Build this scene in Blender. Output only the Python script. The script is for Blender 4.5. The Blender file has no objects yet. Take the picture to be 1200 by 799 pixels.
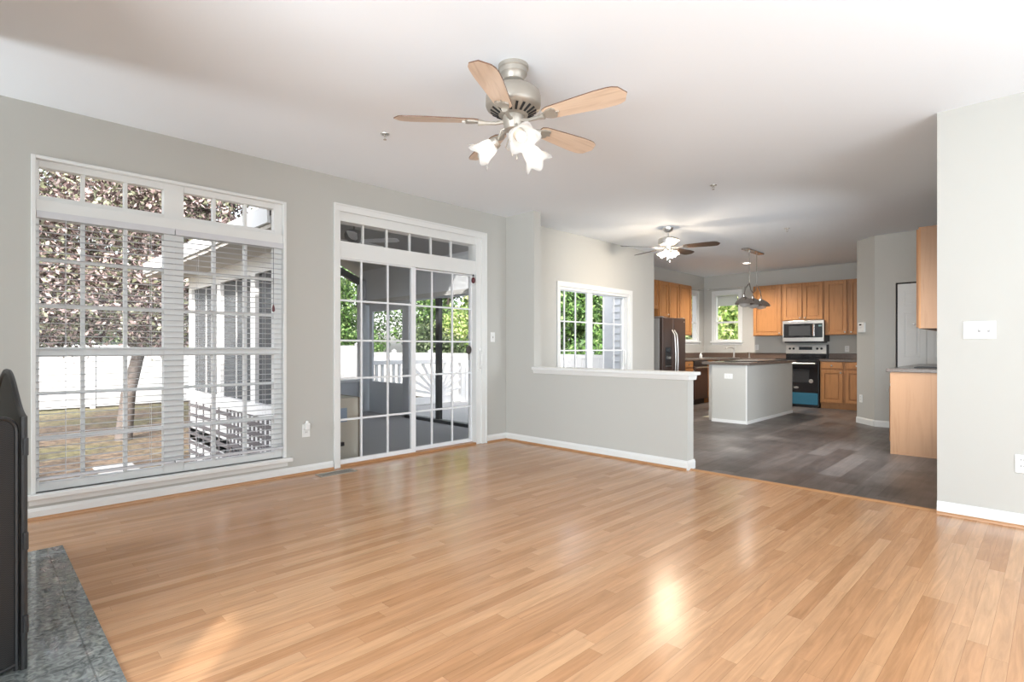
import bpy, bmesh, math, random
import numpy as np
from mathutils import Matrix, Vector
R = math.radians
PI = math.pi
sc = bpy.context.scene
col = sc.collection
random.seed(7)

# ------------------------------------------------------------------ camera
cam = bpy.data.cameras.new('camera')
camo = bpy.data.objects.new('camera', cam)
col.objects.link(camo)
sc.camera = camo
cam.sensor_width = 36.0
cam.lens = 629.0 / 1200 * 36
cam.shift_y = 7.5 / 1200
cam.clip_start = 0.03
camo.location = (0, 0, 1.134)
camo.rotation_euler = (PI / 2, 0, R(44.68))

# ------------------------------------------------------------------ world, sun, daylight
w = bpy.data.worlds.new('world')
sc.world = w
w.use_nodes = True
wn = w.node_tree
bg = wn.nodes['Background']
sky = wn.nodes.new('ShaderNodeTexSky')
sky.sky_type = 'NISHITA'
sky.sun_disc = False
sky.sun_elevation = R(30)
sky.sun_rotation = R(130)
sky.air_density = 1.0
sky.dust_density = 3.0
hs = wn.nodes.new('ShaderNodeHueSaturation')
hs.inputs['Saturation'].default_value = 0.35
wn.links.new(sky.outputs[0], hs.inputs['Color'])
wn.links.new(hs.outputs[0], bg.inputs[0])
WORLD = 0.38
bg.inputs[1].default_value = WORLD

sun = bpy.data.lights.new('sun', 'SUN')
sun.energy = 2.5
sun.angle = R(0.6)
sun.color = (1.0, 0.95, 0.87)
suno = bpy.data.objects.new('sun', sun)
col.objects.link(suno)
sdir = Vector((-1.0, 0.90, -0.656)).normalized()
suno.rotation_euler = sdir.to_track_quat('-Z', 'Y').to_euler()
suno.location = (10, -5, 10)

def area(name, loc, tgt, sx, sy, power, color=(1, 1, 1)):
    l = bpy.data.lights.new(name, 'AREA')
    l.shape = 'RECTANGLE'
    l.size = sx
    l.size_y = sy
    l.energy = power
    l.color = color
    o = bpy.data.objects.new(name, l)
    col.objects.link(o)
    o.location = loc
    d = Vector(tgt) - Vector(loc)
    o.rotation_euler = d.to_track_quat('-Z', 'Y').to_euler()
    return o
# daylight entering by the assumed rear and side windows, plus two added fill lamps
area('daylight_rear', (-0.25, -2.62, 1.20), (-2.6, 5, 5.4), 2.6, 1.7, 185, (0.84, 0.93, 1.0))
area('fill_corner', (-4.33, -2.62, 1.25), (-3.4, 3.0, 4.6), 0.6, 1.8, 42, (0.84, 0.93, 1.0))  # fill lamp added in an invented window to lift the dark left corner
area('daylight_side', (1.82, 2.2, 1.25), (-5, 2.2, 3.4), 3.4, 1.9, 56, (0.84, 0.93, 1.0))
dk_ = area('fill_kitchen', (-0.50, 5.62, 1.35), (-5.2, 8.0, 0.0), 1.2, 1.5, 30, (0.86, 0.93, 1.0))  # unseen fill lamp added to brighten the kitchen
dk_.data.spread = R(110)

sc.view_settings.view_transform = 'Standard'
sc.view_settings.look = 'None'
sc.view_settings.exposure = 1.0
sc.view_settings.gamma = 1
sc.view_settings.use_curve_mapping = False

# ------------------------------------------------------------------ materials
def mat(name, color, rough=0.5, metal=0.0, spec=0.5, **kw):
    m = bpy.data.materials.new(name)
    m.use_nodes = True
    b = m.node_tree.nodes['Principled BSDF']
    b.inputs['Base Color'].default_value = (*color, 1)
    b.inputs['Roughness'].default_value = rough
    b.inputs['Metallic'].default_value = metal
    b.inputs['Specular IOR Level'].default_value = spec
    if 'noise' in kw:
        nt = m.node_tree
        tc = nt.nodes.new('ShaderNodeTexCoord')
        n = nt.nodes.new('ShaderNodeTexNoise')
        n.inputs['Scale'].default_value = kw.get('nscale', 30)
        n.inputs['Detail'].default_value = 4
        mx = nt.nodes.new('ShaderNodeMixRGB')
        mx.inputs[1].default_value = (*[c * (1 - kw['noise']) for c in color], 1)
        mx.inputs[2].default_value = (*[min(1, c * (1 + kw['noise'])) for c in color], 1)
        nt.links.new(tc.outputs['Object'], n.inputs['Vector'])
        nt.links.new(n.outputs[0], mx.inputs[0])
        nt.links.new(mx.outputs[0], b.inputs['Base Color'])
    if 'bump' in kw:
        nt = m.node_tree
        tc = nt.nodes.new('ShaderNodeTexCoord')
        n = nt.nodes.new('ShaderNodeTexNoise')
        n.inputs['Scale'].default_value = kw.get('bscale', 200)
        bp = nt.nodes.new('ShaderNodeBump')
        bp.inputs['Strength'].default_value = kw['bump']
        bp.inputs['Distance'].default_value = 0.002
        nt.links.new(tc.outputs['Object'], n.inputs['Vector'])
        nt.links.new(n.outputs[0], bp.inputs['Height'])
        nt.links.new(bp.outputs[0], b.inputs['Normal'])
    return m

def emat(name, color, strength):
    m = mat(name, color)
    b = m.node_tree.nodes['Principled BSDF']
    b.inputs['Emission Color'].default_value = (*color, 1)
    b.inputs['Emission Strength'].default_value = strength
    return m

def glass_mat(name, tint=(1, 1, 1), refl=1.0):
    m = bpy.data.materials.new(name)
    m.use_nodes = True
    nt = m.node_tree
    nt.nodes.clear()
    out = nt.nodes.new('ShaderNodeOutputMaterial')
    mix = nt.nodes.new('ShaderNodeMixShader')
    tr = nt.nodes.new('ShaderNodeBsdfTransparent')
    gl = nt.nodes.new('ShaderNodeBsdfGlossy')
    gl.inputs['Roughness'].default_value = 0.02
    lw = nt.nodes.new('ShaderNodeLayerWeight')
    lw.inputs['Blend'].default_value = 0.5
    pw = nt.nodes.new('ShaderNodeMath')
    pw.operation = 'POWER'
    pw.inputs[1].default_value = 5.0
    fr = nt.nodes.new('ShaderNodeMath')
    fr.operation = 'MULTIPLY_ADD'
    fr.inputs[1].default_value = 0.7
    fr.inputs[2].default_value = 0.008
    nt.links.new(lw.outputs['Facing'], pw.inputs[0])
    nt.links.new(pw.outputs[0], fr.inputs[0])
    mu = nt.nodes.new('ShaderNodeMath')
    mu.operation = 'MULTIPLY'
    mu.inputs[1].default_value = refl
    tr.inputs['Color'].default_value = (*tint, 1)
    nt.links.new(fr.outputs[0], mu.inputs[0])
    nt.links.new(mu.outputs[0], mix.inputs[0])
    nt.links.new(tr.outputs[0], mix.inputs[1])
    nt.links.new(gl.outputs[0], mix.inputs[2])
    nt.links.new(mix.outputs[0], out.inputs[0])
    return m

def screen_mat(name, opacity, color):
    m = bpy.data.materials.new(name)
    m.use_nodes = True
    nt = m.node_tree
    nt.nodes.clear()
    out = nt.nodes.new('ShaderNodeOutputMaterial')
    mix = nt.nodes.new('ShaderNodeMixShader')
    tr = nt.nodes.new('ShaderNodeBsdfTransparent')
    df = nt.nodes.new('ShaderNodeBsdfDiffuse')
    df.inputs['Color'].default_value = (*color, 1)
    mix.inputs[0].default_value = opacity
    nt.links.new(tr.outputs[0], mix.inputs[1])
    nt.links.new(df.outputs[0], mix.inputs[2])
    nt.links.new(mix.outputs[0], out.inputs[0])
    return m

def plank_mat(name, width, length, c_lo, c_mid, c_hi, rough, gap, rot, grain_scale, grain_amt, gapw=0.0012):
    m = bpy.data.materials.new(name)
    m.use_nodes = True
    nt = m.node_tree
    L = nt.links
    N = nt.nodes.new
    b = nt.nodes['Principled BSDF']
    tc = N('ShaderNodeTexCoord')
    mp = N('ShaderNodeMapping')
    mp.inputs['Rotation'].default_value = (0, 0, rot)
    L.new(tc.outputs['Object'], mp.inputs['Vector'])
    sp = N('ShaderNodeSeparateXYZ')
    L.new(mp.outputs[0], sp.inputs[0])
    def M(op, a, bb=None, cc=None):
        n = N('ShaderNodeMath')
        n.operation = op
        for i, v in enumerate((a, bb, cc)):
            if v is None:
                continue
            if isinstance(v, (int, float)):
                n.inputs[i].default_value = v
            else:
                L.new(v, n.inputs[i])
        return n.outputs[0]
    u = M('DIVIDE', sp.outputs['X'], width)
    row = M('FLOOR', u)
    wn1 = N('ShaderNodeTexWhiteNoise')
    wn1.noise_dimensions = '1D'
    L.new(row, wn1.inputs['W'])
    v = M('ADD', M('DIVIDE', sp.outputs['Y'], length), M('MULTIPLY', wn1.outputs['Value'], 7.3))
    pc = M('FLOOR', v)
    cb = N('ShaderNodeCombineXYZ')
    L.new(row, cb.inputs[0])
    L.new(pc, cb.inputs[1])
    wn2 = N('ShaderNodeTexWhiteNoise')
    wn2.noise_dimensions = '3D'
    L.new(cb.outputs[0], wn2.inputs['Vector'])
    ramp = N('ShaderNodeValToRGB')
    ramp.color_ramp.elements[0].color = (*c_lo, 1)
    ramp.color_ramp.elements[1].color = (*c_hi, 1)
    e = ramp.color_ramp.elements.new(0.45)
    e.color = (*c_mid, 1)
    L.new(wn2.outputs['Value'], ramp.inputs[0])
    # grain: stretched noise, offset per plank
    off = N('ShaderNodeVectorMath')
    off.operation = 'MULTIPLY_ADD'
    off.inputs[1].default_value = (13.0, 17.0, 5.0)
    L.new(wn2.outputs['Color'], off.inputs[0])
    L.new(mp.outputs[0], off.inputs[2])
    mp2 = N('ShaderNodeMapping')
    mp2.inputs['Scale'].default_value = (grain_scale, grain_scale * 0.07, 1)
    L.new(off.outputs[0], mp2.inputs['Vector'])
    ns = N('ShaderNodeTexNoise')
    ns.inputs['Scale'].default_value = 1.0
    ns.inputs['Detail'].default_value = 6
    ns.inputs['Roughness'].default_value = 0.6
    ns.inputs['Distortion'].default_value = 1.2
    L.new(mp2.outputs[0], ns.inputs['Vector'])
    gr = N('ShaderNodeMapRange')
    gr.inputs[1].default_value = 0.3
    gr.inputs[2].default_value = 0.7
    gr.inputs[3].default_value = 1 - grain_amt
    gr.inputs[4].default_value = 1 + grain_amt
    L.new(ns.outputs[0], gr.inputs[0])
    # gaps
    fu = M('FRACT', u)
    fv = M('FRACT', v)
    gu = M('LESS_THAN', fu, gapw / width)
    gv = M('LESS_THAN', fv, gapw * 0.8 / length)
    g = M('MAXIMUM', gu, gv)
    dk = M('SUBTRACT', 1.0, M('MULTIPLY', g, gap))
    tot = M('MULTIPLY', gr.outputs[0], dk)
    mul = N('ShaderNodeVectorMath')
    mul.operation = 'SCALE'
    L.new(ramp.outputs[0], mul.inputs[0])
    L.new(tot, mul.inputs['Scale'])
    L.new(mul.outputs[0], b.inputs['Base Color'])
    # worn sheen
    n3 = N('ShaderNodeTexNoise')
    n3.inputs['Scale'].default_value = 1.6
    n3.inputs['Detail'].default_value = 5
    L.new(tc.outputs['Object'], n3.inputs['Vector'])
    rr = N('ShaderNodeMapRange')
    rr.inputs[1].default_value = 0.35
    rr.inputs[2].default_value = 0.65
    rr.inputs[3].default_value = rough * 0.8
    rr.inputs[4].default_value = rough * 1.25
    L.new(n3.outputs[0], rr.inputs[0])
    L.new(rr.outputs[0], b.inputs['Roughness'])
    b.inputs['Specular IOR Level'].default_value = 0.45
    return m

def oak_mat(name, c1, c2, axis='Z', scale=14, rough=0.42):
    m = bpy.data.materials.new(name)
    m.use_nodes = True
    nt = m.node_tree
    L = nt.links
    N = nt.nodes.new
    b = nt.nodes['Principled BSDF']
    tc = N('ShaderNodeTexCoord')
    mp = N('ShaderNodeMapping')
    s = [scale] * 3
    s['XYZ'.index(axis)] = scale * 0.08
    mp.inputs['Scale'].default_value = s
    L.new(tc.outputs['Object'], mp.inputs['Vector'])
    ns = N('ShaderNodeTexNoise')
    ns.inputs['Scale'].default_value = 1.0
    ns.inputs['Detail'].default_value = 5
    ns.inputs['Distortion'].default_value = 1.5
    L.new(mp.outputs[0], ns.inputs['Vector'])
    mf = N('ShaderNodeMath')
    mf.operation = 'MULTIPLY'
    mf.inputs[1].default_value = 9.0
    L.new(ns.outputs[0], mf.inputs[0])
    sn = N('ShaderNodeMath')
    sn.operation = 'SINE'
    L.new(mf.outputs[0], sn.inputs[0])
    ad = N('ShaderNodeMapRange')
    ad.inputs[1].default_value = -1
    ad.inputs[2].default_value = 1
    L.new(sn.outputs[0], ad.inputs[0])
    rp = N('ShaderNodeMixRGB')
    rp.inputs[1].default_value = (*c1, 1)
    rp.inputs[2].default_value = (*c2, 1)
    L.new(ad.outputs[0], rp.inputs[0])
    L.new(rp.outputs[0], b.inputs['Base Color'])
    b.inputs['Roughness'].default_value = rough
    return m

M_ = {}
M_['wall'] = mat('wall_paint', (0.495, 0.485, 0.45), 0.85, bump=0.05)
M_['ceil'] = mat('ceiling_paint', (0.83, 0.86, 0.89), 0.9)
M_['trim'] = mat('trim_paint', (0.74, 0.74, 0.72), 0.45)
M_['white'] = mat('white_plastic', (0.78, 0.78, 0.76), 0.4)
M_['vinyl'] = mat('white_vinyl', (0.80, 0.81, 0.82), 0.5)
M_['blind'] = mat('blind_slat', (0.60, 0.60, 0.62), 0.5)
M_['wood_floor'] = plank_mat('oak_floor', 0.062, 0.95, (0.42, 0.213, 0.100), (0.485, 0.260, 0.130), (0.55, 0.318, 0.170), 0.20, 0.40, R(0.8), 34, 0.17)
M_['dark_floor'] = plank_mat('grey_vinyl_plank', 0.18, 1.22, (0.075, 0.060, 0.054), (0.105, 0.088, 0.080), (0.145, 0.125, 0.115), 0.40, 0.45, 0.0, 14, 0.35, 0.002)
M_['oak'] = oak_mat('honey_oak', (0.40, 0.182, 0.062), (0.27, 0.112, 0.035))
M_['oakpanel'] = oak_mat('oak_end_panel', (0.36, 0.195, 0.10), (0.29, 0.15, 0.072), scale=9)
M_['shoe'] = mat('oak_shoe_moulding', (0.42, 0.21, 0.09), 0.4)
M_['glass'] = glass_mat('window_glass')
M_['chrome'] = mat('chrome', (0.75, 0.75, 0.76), 0.15, 1.0)
M_['steel'] = mat('brushed_steel', (0.62, 0.61, 0.59), 0.32, 1.0)
M_['nickel'] = mat('satin_nickel', (0.42, 0.385, 0.335), 0.45, 0.6)
M_['darksteel'] = mat('dark_stainless', (0.115, 0.085, 0.075), 0.33, 0.6)
M_['fridgeside'] = mat('grey_enamel', (0.30, 0.295, 0.285), 0.4)
M_['black'] = mat('black_metal', (0.018, 0.018, 0.019), 0.4)
M_['blackglass'] = mat('black_glass', (0.012, 0.012, 0.014), 0.06)
M_['bluefilm'] = mat('blue_film', (0.05, 0.20, 0.30), 0.25, 0.3)
M_['counter'] = mat('laminate_counter', (0.13, 0.105, 0.09), 0.22, noise=0.45, nscale=60)
M_['splash'] = mat('laminate_splash', (0.13, 0.085, 0.062), 0.3, noise=0.4, nscale=50)
M_['tile'] = None
M_['walnut'] = oak_mat('walnut_blade', (0.05, 0.032, 0.022), (0.03, 0.018, 0.013), 'X')
M_['bladeoak'] = oak_mat('light_oak_blade', (0.68, 0.52, 0.39), (0.47, 0.32, 0.21), 'X', 20, 0.28)
M_['bladeedge'] = mat('blade_edge', (0.12, 0.055, 0.03), 0.4)
M_['bulb'] = emat('lit_bulb', (1.0, 0.95, 0.88), 1.5)
M_['bulb_off'] = mat('frosted_bulb', (0.8, 0.8, 0.78), 0.3)
M_['shade_fabric'] = mat('roller_shade', (0.74, 0.75, 0.73), 0.8)
M_['carpet'] = mat('porch_carpet', (0.38, 0.38, 0.39), 0.95, noise=0.3, nscale=80)
M_['deck'] = mat('deck_board', (0.50, 0.49, 0.48), 0.7, noise=0.12, nscale=10)
M_['porchpaint'] = mat('porch_grey_paint', (0.60, 0.63, 0.67), 0.7)
M_['porchceil'] = mat('porch_ceiling', (0.5, 0.5, 0.5), 0.8)
M_['post_dark'] = mat('dark_aluminium', (0.06, 0.065, 0.07), 0.5)
M_['screen'] = screen_mat('screen_mesh', 0.14, (0.03, 0.032, 0.035))
M_['screen_dark'] = screen_mat('screen_mesh_dense', 0.82, (0.115, 0.12, 0.125))
M_['lattice'] = mat('weathered_lattice', (0.13, 0.12, 0.125), 0.8)
M_['shingle'] = mat('asphalt_shingle', (0.18, 0.17, 0.165), 0.9, noise=0.4, nscale=25)
M_['fence'] = mat('fence_vinyl', (0.58, 0.59, 0.60), 0.5)
M_['bark'] = mat('tree_bark', (0.13, 0.11, 0.10), 0.9, noise=0.4, nscale=12)
M_['beige'] = mat('beige_enamel', (0.42, 0.39, 0.33), 0.5)
M_['beige_dark'] = mat('brown_side', (0.16, 0.13, 0.10), 0.6)
M_['bluelabel'] = mat('blue_sticker', (0.22, 0.28, 0.36), 0.5)
M_['red'] = mat('dark_red', (0.10, 0.015, 0.02), 0.4)
M_['display'] = mat('dark_display', (0.03, 0.035, 0.04), 0.2)
M_['concrete'] = mat('pale_concrete', (0.62, 0.60, 0.57), 0.9, noise=0.1, nscale=8)
M_['gap'] = mat('shadow_gap_paint', (0.02, 0.02, 0.02), 0.9)

def shade_glass():
    m = bpy.data.materials.new('frosted_shade')
    m.use_nodes = True
    nt = m.node_tree
    nt.nodes.clear()
    out = nt.nodes.new('ShaderNodeOutputMaterial')
    mix = nt.nodes.new('ShaderNodeMixShader')
    mix2 = nt.nodes.new('ShaderNodeMixShader')
    tl = nt.nodes.new('ShaderNodeBsdfTranslucent')
    tl.inputs['Color'].default_value = (0.92, 0.92, 0.90, 1)
    gl = nt.nodes.new('ShaderNodeBsdfPrincipled')
    gl.inputs['Base Color'].default_value = (0.85, 0.85, 0.84, 1)
    gl.inputs['Roughness'].default_value = 0.15
    tr = nt.nodes.new('ShaderNodeBsdfTransparent')
    mix.inputs[0].default_value = 0.4
    mix2.inputs[0].default_value = 0.45
    nt.links.new(tl.outputs[0], mix.inputs[1])
    nt.links.new(gl.outputs[0], mix.inputs[2])
    nt.links.new(mix.outputs[0], mix2.inputs[1])
    nt.links.new(tr.outputs[0], mix2.inputs[2])
    nt.links.new(mix2.outputs[0], out.inputs[0])
    return m
M_['shade'] = shade_glass()
nt_ = M_['shade_fabric'].node_tree
tl_ = nt_.nodes.new('ShaderNodeBsdfTranslucent')
tl_.inputs['Color'].default_value = (0.8, 0.8, 0.78, 1)
mx_ = nt_.nodes.new('ShaderNodeMixShader')
mx_.inputs[0].default_value = 0.5
nt_.links.new(nt_.nodes['Principled BSDF'].outputs[0], mx_.inputs[1])
nt_.links.new(tl_.outputs[0], mx_.inputs[2])
nt_.links.new(mx_.outputs[0], nt_.nodes['Material Output'].inputs[0])

def tile_mat():
    m = bpy.data.materials.new('green_marble_tile')
    m.use_nodes = True
    nt = m.node_tree
    L = nt.links
    N = nt.nodes.new
    b = nt.nodes['Principled BSDF']
    tc = N('ShaderNodeTexCoord')
    ns = N('ShaderNodeTexNoise')
    ns.inputs['Scale'].default_value = 26
    ns.inputs['Detail'].default_value = 10
    ns.inputs['Distortion'].default_value = 2.0
    L.new(tc.outputs['Object'], ns.inputs['Vector'])
    rp = N('ShaderNodeValToRGB')
    rp.color_ramp.elements[0].position = 0.35
    rp.color_ramp.elements[0].color = (0.07, 0.082, 0.08, 1)
    rp.color_ramp.elements[1].position = 0.72
    rp.color_ramp.elements[1].color = (0.30, 0.325, 0.315, 1)
    L.new(ns.outputs[0], rp.inputs[0])
    br = N('ShaderNodeTexBrick')
    br.offset = 0
    br.inputs['Scale'].default_value = 1
    br.inputs['Brick Width'].default_value = 0.305
    br.inputs['Row Height'].default_value = 0.305
    br.inputs['Mortar Size'].default_value = 0.003
    br.inputs['Color1'].default_value = (1, 1, 1, 1)
    br.inputs['Color2'].default_value = (1, 1, 1, 1)
    br.inputs['Mortar'].default_value = (0.6, 0.6, 0.6, 1)
    L.new(tc.outputs['Object'], br.inputs['Vector'])
    mx = N('ShaderNodeMixRGB')
    mx.blend_type = 'MULTIPLY'
    mx.inputs[0].default_value = 1
    L.new(rp.outputs[0], mx.inputs[1])
    L.new(br.outputs[0], mx.inputs[2])
    L.new(mx.outputs[0], b.inputs['Base Color'])
    b.inputs['Roughness'].default_value = 0.06
    b.inputs['IOR'].default_value = 1.9
    return m
M_['tile'] = tile_mat()

def mesh_mat():
    m = bpy.data.materials.new('fire_screen_mesh')
    m.use_nodes = True
    nt = m.node_tree
    L = nt.links
    N = nt.nodes.new
    b = nt.nodes['Principled BSDF']
    b.inputs['Roughness'].default_value = 0.5
    tc = N('ShaderNodeTexCoord')
    ck = N('ShaderNodeTexChecker')
    ck.inputs['Scale'].default_value = 260
    ck.inputs['Color1'].default_value = (0.006, 0.006, 0.006, 1)
    ck.inputs['Color2'].default_value = (0.022, 0.020, 0.020, 1)
    L.new(tc.outputs['Object'], ck.inputs['Vector'])
    L.new(ck.outputs[0], b.inputs['Base Color'])
    return m
M_['mesh'] = mesh_mat()

def lawn_mat():
    m = bpy.data.materials.new('leafy_lawn')
    m.use_nodes = True
    nt = m.node_tree
    L = nt.links
    N = nt.nodes.new
    b = nt.nodes['Principled BSDF']
    b.inputs['Roughness'].default_value = 0.95
    tc = N('ShaderNodeTexCoord')
    n1 = N('ShaderNodeTexNoise')
    n1.inputs['Scale'].default_value = 0.6
    n1.inputs['Detail'].default_value = 3
    n2 = N('ShaderNodeTexNoise')
    n2.inputs['Scale'].default_value = 9
    n2.inputs['Detail'].default_value = 8
    n2.inputs['Roughness'].default_value = 0.75
    L.new(tc.outputs['Object'], n1.inputs['Vector'])
    L.new(tc.outputs['Object'], n2.inputs['Vector'])
    r1 = N('ShaderNodeValToRGB')
    r1.color_ramp.elements[0].position = 0.4
    r1.color_ramp.elements[0].color = (0.14, 0.135, 0.075, 1)
    r1.color_ramp.elements[1].position = 0.6
    r1.color_ramp.elements[1].color = (0.17, 0.13, 0.10, 1)
    r2 = N('ShaderNodeValToRGB')
    r2.color_ramp.elements[0].position = 0.40
    r2.color_ramp.elements[0].color = (0.35, 0.30, 0.26, 1)
    r2.color_ramp.elements[1].position = 0.60
    r2.color_ramp.elements[1].color = (1.6, 1.5, 1.3, 1)
    L.new(n1.outputs[0], r1.inputs[0])
    L.new(n2.outputs[0], r2.inputs[0])
    mx = N('ShaderNodeMixRGB')
    mx.blend_type = 'MULTIPLY'
    mx.inputs[0].default_value = 1
    L.new(r1.outputs[0], mx.inputs[1])
    L.new(r2.outputs[0], mx.inputs[2])
    L.new(mx.outputs[0], b.inputs['Base Color'])
    return m
M_['lawn'] = lawn_mat()

def leaf_mat(name, cols):
    m = bpy.data.materials.new(name)
    m.use_nodes = True
    nt = m.node_tree
    L = nt.links
    N = nt.nodes.new
    b = nt.nodes['Principled BSDF']
    b.inputs['Roughness'].default_value = 0.55
    at = N('ShaderNodeAttribute')
    at.attribute_name = 'leafrand'
    rp = N('ShaderNodeValToRGB')
    rp.color_ramp.interpolation = 'CONSTANT'
    els = rp.color_ramp.elements
    els[0].position = 0
    els[0].color = (*cols[0], 1)
    els[1].position = 1 / len(cols)
    els[1].color = (*cols[1], 1)
    for i in range(2, len(cols)):
        e = els.new(i / len(cols))
        e.color = (*cols[i], 1)
    L.new(at.outputs['Fac'], rp.inputs[0])
    L.new(rp.outputs[0], b.inputs['Base Color'])
    tl = N('ShaderNodeBsdfTranslucent')
    L.new(rp.outputs[0], tl.inputs['Color'])
    mix = N('ShaderNodeMixShader')
    mix.inputs[0].default_value = 0.3
    L.new(b.outputs[0], mix.inputs[1])
    L.new(tl.outputs[0], mix.inputs[2])
    L.new(mix.outputs[0], nt.nodes['Material Output'].inputs[0])
    return m
M_['leaf_pink'] = leaf_mat('plum_leaves', [(0.56, 0.42, 0.41), (0.08, 0.05, 0.048), (0.44, 0.46, 0.32), (0.10, 0.065, 0.06), (0.66, 0.54, 0.52), (0.16, 0.17, 0.10), (0.07, 0.045, 0.04)])
M_['leaf_dark'] = leaf_mat('dark_leaves', [(0.055, 0.09, 0.04), (0.14, 0.20, 0.09), (0.035, 0.05, 0.03), (0.20, 0.25, 0.14)])
M_['leaf_green'] = leaf_mat('green_leaves', [(0.16, 0.32, 0.08), (0.08, 0.16, 0.05), (0.28, 0.42, 0.15), (0.05, 0.09, 0.035)])
M_['leaf_bright'] = leaf_mat('yellow_green_leaves', [(0.55, 0.70, 0.25), (0.38, 0.55, 0.16), (0.70, 0.72, 0.38), (0.12, 0.20, 0.06)])

# ------------------------------------------------------------------ mesh builder
class MB:
    def __init__(s):
        s.v = []
        s.f = []
        s.m = Matrix.Identity(4)
    def add(s, vs, fs):
        b = len(s.v)
        s.v += [tuple(s.m @ Vector(p)) for p in vs]
        s.f += [tuple(b + i for i in f) for f in fs]
        return s
    def box(s, x0, y0, z0, x1, y1, z1):
        x0, x1 = min(x0, x1), max(x0, x1)
        y0, y1 = min(y0, y1), max(y0, y1)
        z0, z1 = min(z0, z1), max(z0, z1)
        return s.add([(x0, y0, z0), (x1, y0, z0), (x1, y1, z0), (x0, y1, z0), (x0, y0, z1), (x1, y0, z1), (x1, y1, z1), (x0, y1, z1)],
                     [(0, 3, 2, 1), (4, 5, 6, 7), (0, 1, 5, 4), (1, 2, 6, 5), (2, 3, 7, 6), (3, 0, 4, 7)])
    def prism(s, poly, axis, a, b):
        # poly: 2D points; axis 'x','y','z' extruded from a to b
        n = len(poly)
        def P(p, t):
            if axis == 'x':
                return (t, p[0], p[1])
            if axis == 'y':
                return (p[0], t, p[1])
            return (p[0], p[1], t)
        vs = [P(p, a) for p in poly] + [P(p, b) for p in poly]
        fs = [tuple(range(n))[::-1], tuple(range(n, 2 * n))] + [(i, (i + 1) % n, n + (i + 1) % n, n + i) for i in range(n)]
        return s.add(vs, fs)
    def lathe(s, prof, c=(0, 0, 0), seg=24, wob=None, cap=True):
        # prof: list of (r, z)
        vs = []
        for (r, z) in prof:
            for k in range(seg):
                a = 2 * PI * k / seg
                rr, zz = r, z
                if wob:
                    rr, zz = wob(r, z, a)
                vs.append((c[0] + rr * math.cos(a), c[1] + rr * math.sin(a), c[2] + zz))
        fs = []
        for i in range(len(prof) - 1):
            for k in range(seg):
                k2 = (k + 1) % seg
                fs.append((i * seg + k, i * seg + k2, (i + 1) * seg + k2, (i + 1) * seg + k))
        if cap:
            fs.append(tuple(range(seg))[::-1])
            fs.append(tuple((len(prof) - 1) * seg + k for k in range(seg)))
        return s.add(vs, fs)
    def tube(s, pts, r, seg=8, cap=True):
        pts = [Vector(p) for p in pts]
        n = len(pts)
        rs = r if isinstance(r, (list, tuple)) else [r] * n
        vs = []
        prev = None
        for i, p in enumerate(pts):
            if i == 0:
                d = pts[1] - pts[0]
            elif i == n - 1:
                d = pts[-1] - pts[-2]
            else:
                d = pts[i + 1] - pts[i - 1]
            d.normalize()
            if prev is None:
                up = Vector((0, 0, 1)) if abs(d.z) < 0.9 else Vector((1, 0, 0))
                a = d.cross(up).normalized()
            else:
                a = (prev - d * prev.dot(d))
                a = a.normalized() if a.length > 1e-6 else d.orthogonal().normalized()
            prev = a
            b = d.cross(a)
            for k in range(seg):
                t = 2 * PI * k / seg
                vs.append(tuple(p + (a * math.cos(t) + b * math.sin(t)) * rs[i]))
        fs = []
        for i in range(n - 1):
            for k in range(seg):
                k2 = (k + 1) % seg
                fs.append((i * seg + k, i * seg + k2, (i + 1) * seg + k2, (i + 1) * seg + k))
        if cap:
            fs.append(tuple(range(seg))[::-1])
            fs.append(tuple((n - 1) * seg + k for k in range(seg)))
        return s.add(vs, fs)
    def build(s, name, material, parent=None, smooth=False, bevel=0.0, label=None):
        me = bpy.data.meshes.new(name)
        me.from_pydata(s.v, [], s.f)
        me.update()
        bm = bmesh.new()
        bm.from_mesh(me)
        bmesh.ops.recalc_face_normals(bm, faces=bm.faces)
        bm.to_mesh(me)
        bm.free()
        if isinstance(material, (list, tuple)):
            for m in material:
                me.materials.append(m)
        else:
            me.materials.append(material)
        o = bpy.data.objects.new(name, me)
        col.objects.link(o)
        if parent:
            o.parent = parent
        if smooth:
            me.shade_smooth()
            try:
                me.set_sharp_from_angle(angle=R(38))
            except Exception:
                pass
        if bevel:
            bv = o.modifiers.new('bevel', 'BEVEL')
            bv.width = bevel
            bv.segments = 2
            bv.limit_method = 'ANGLE'
        if label:
            o['label'] = label
        return o

def B(*a):
    return MB().box(*a)

def thing(name, label, cat, loc=(0, 0, 0), rz=0, group=None):
    o = bpy.data.objects.new(name, None)
    o.empty_display_size = 0.05
    col.objects.link(o)
    o.location = loc
    o.rotation_euler = (0, 0, rz)
    o['label'] = label
    o['category'] = cat
    if group:
        o['group'] = group
    return o

def tag(o, label, cat, group=None, kind=None):
    o['label'] = label
    o['category'] = cat
    if group:
        o['group'] = group
    if kind:
        o['kind'] = kind
    return o

def struct(o):
    o['kind'] = 'structure'
    return o

def children(o):
    return [c for c in list(bpy.data.objects) if c.parent == o]

def copy_tree(o, parent=None):
    c = o.copy()
    col.objects.link(c)
    c.parent = parent
    for ch in children(o):
        copy_tree(ch, c)
    return c

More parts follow.
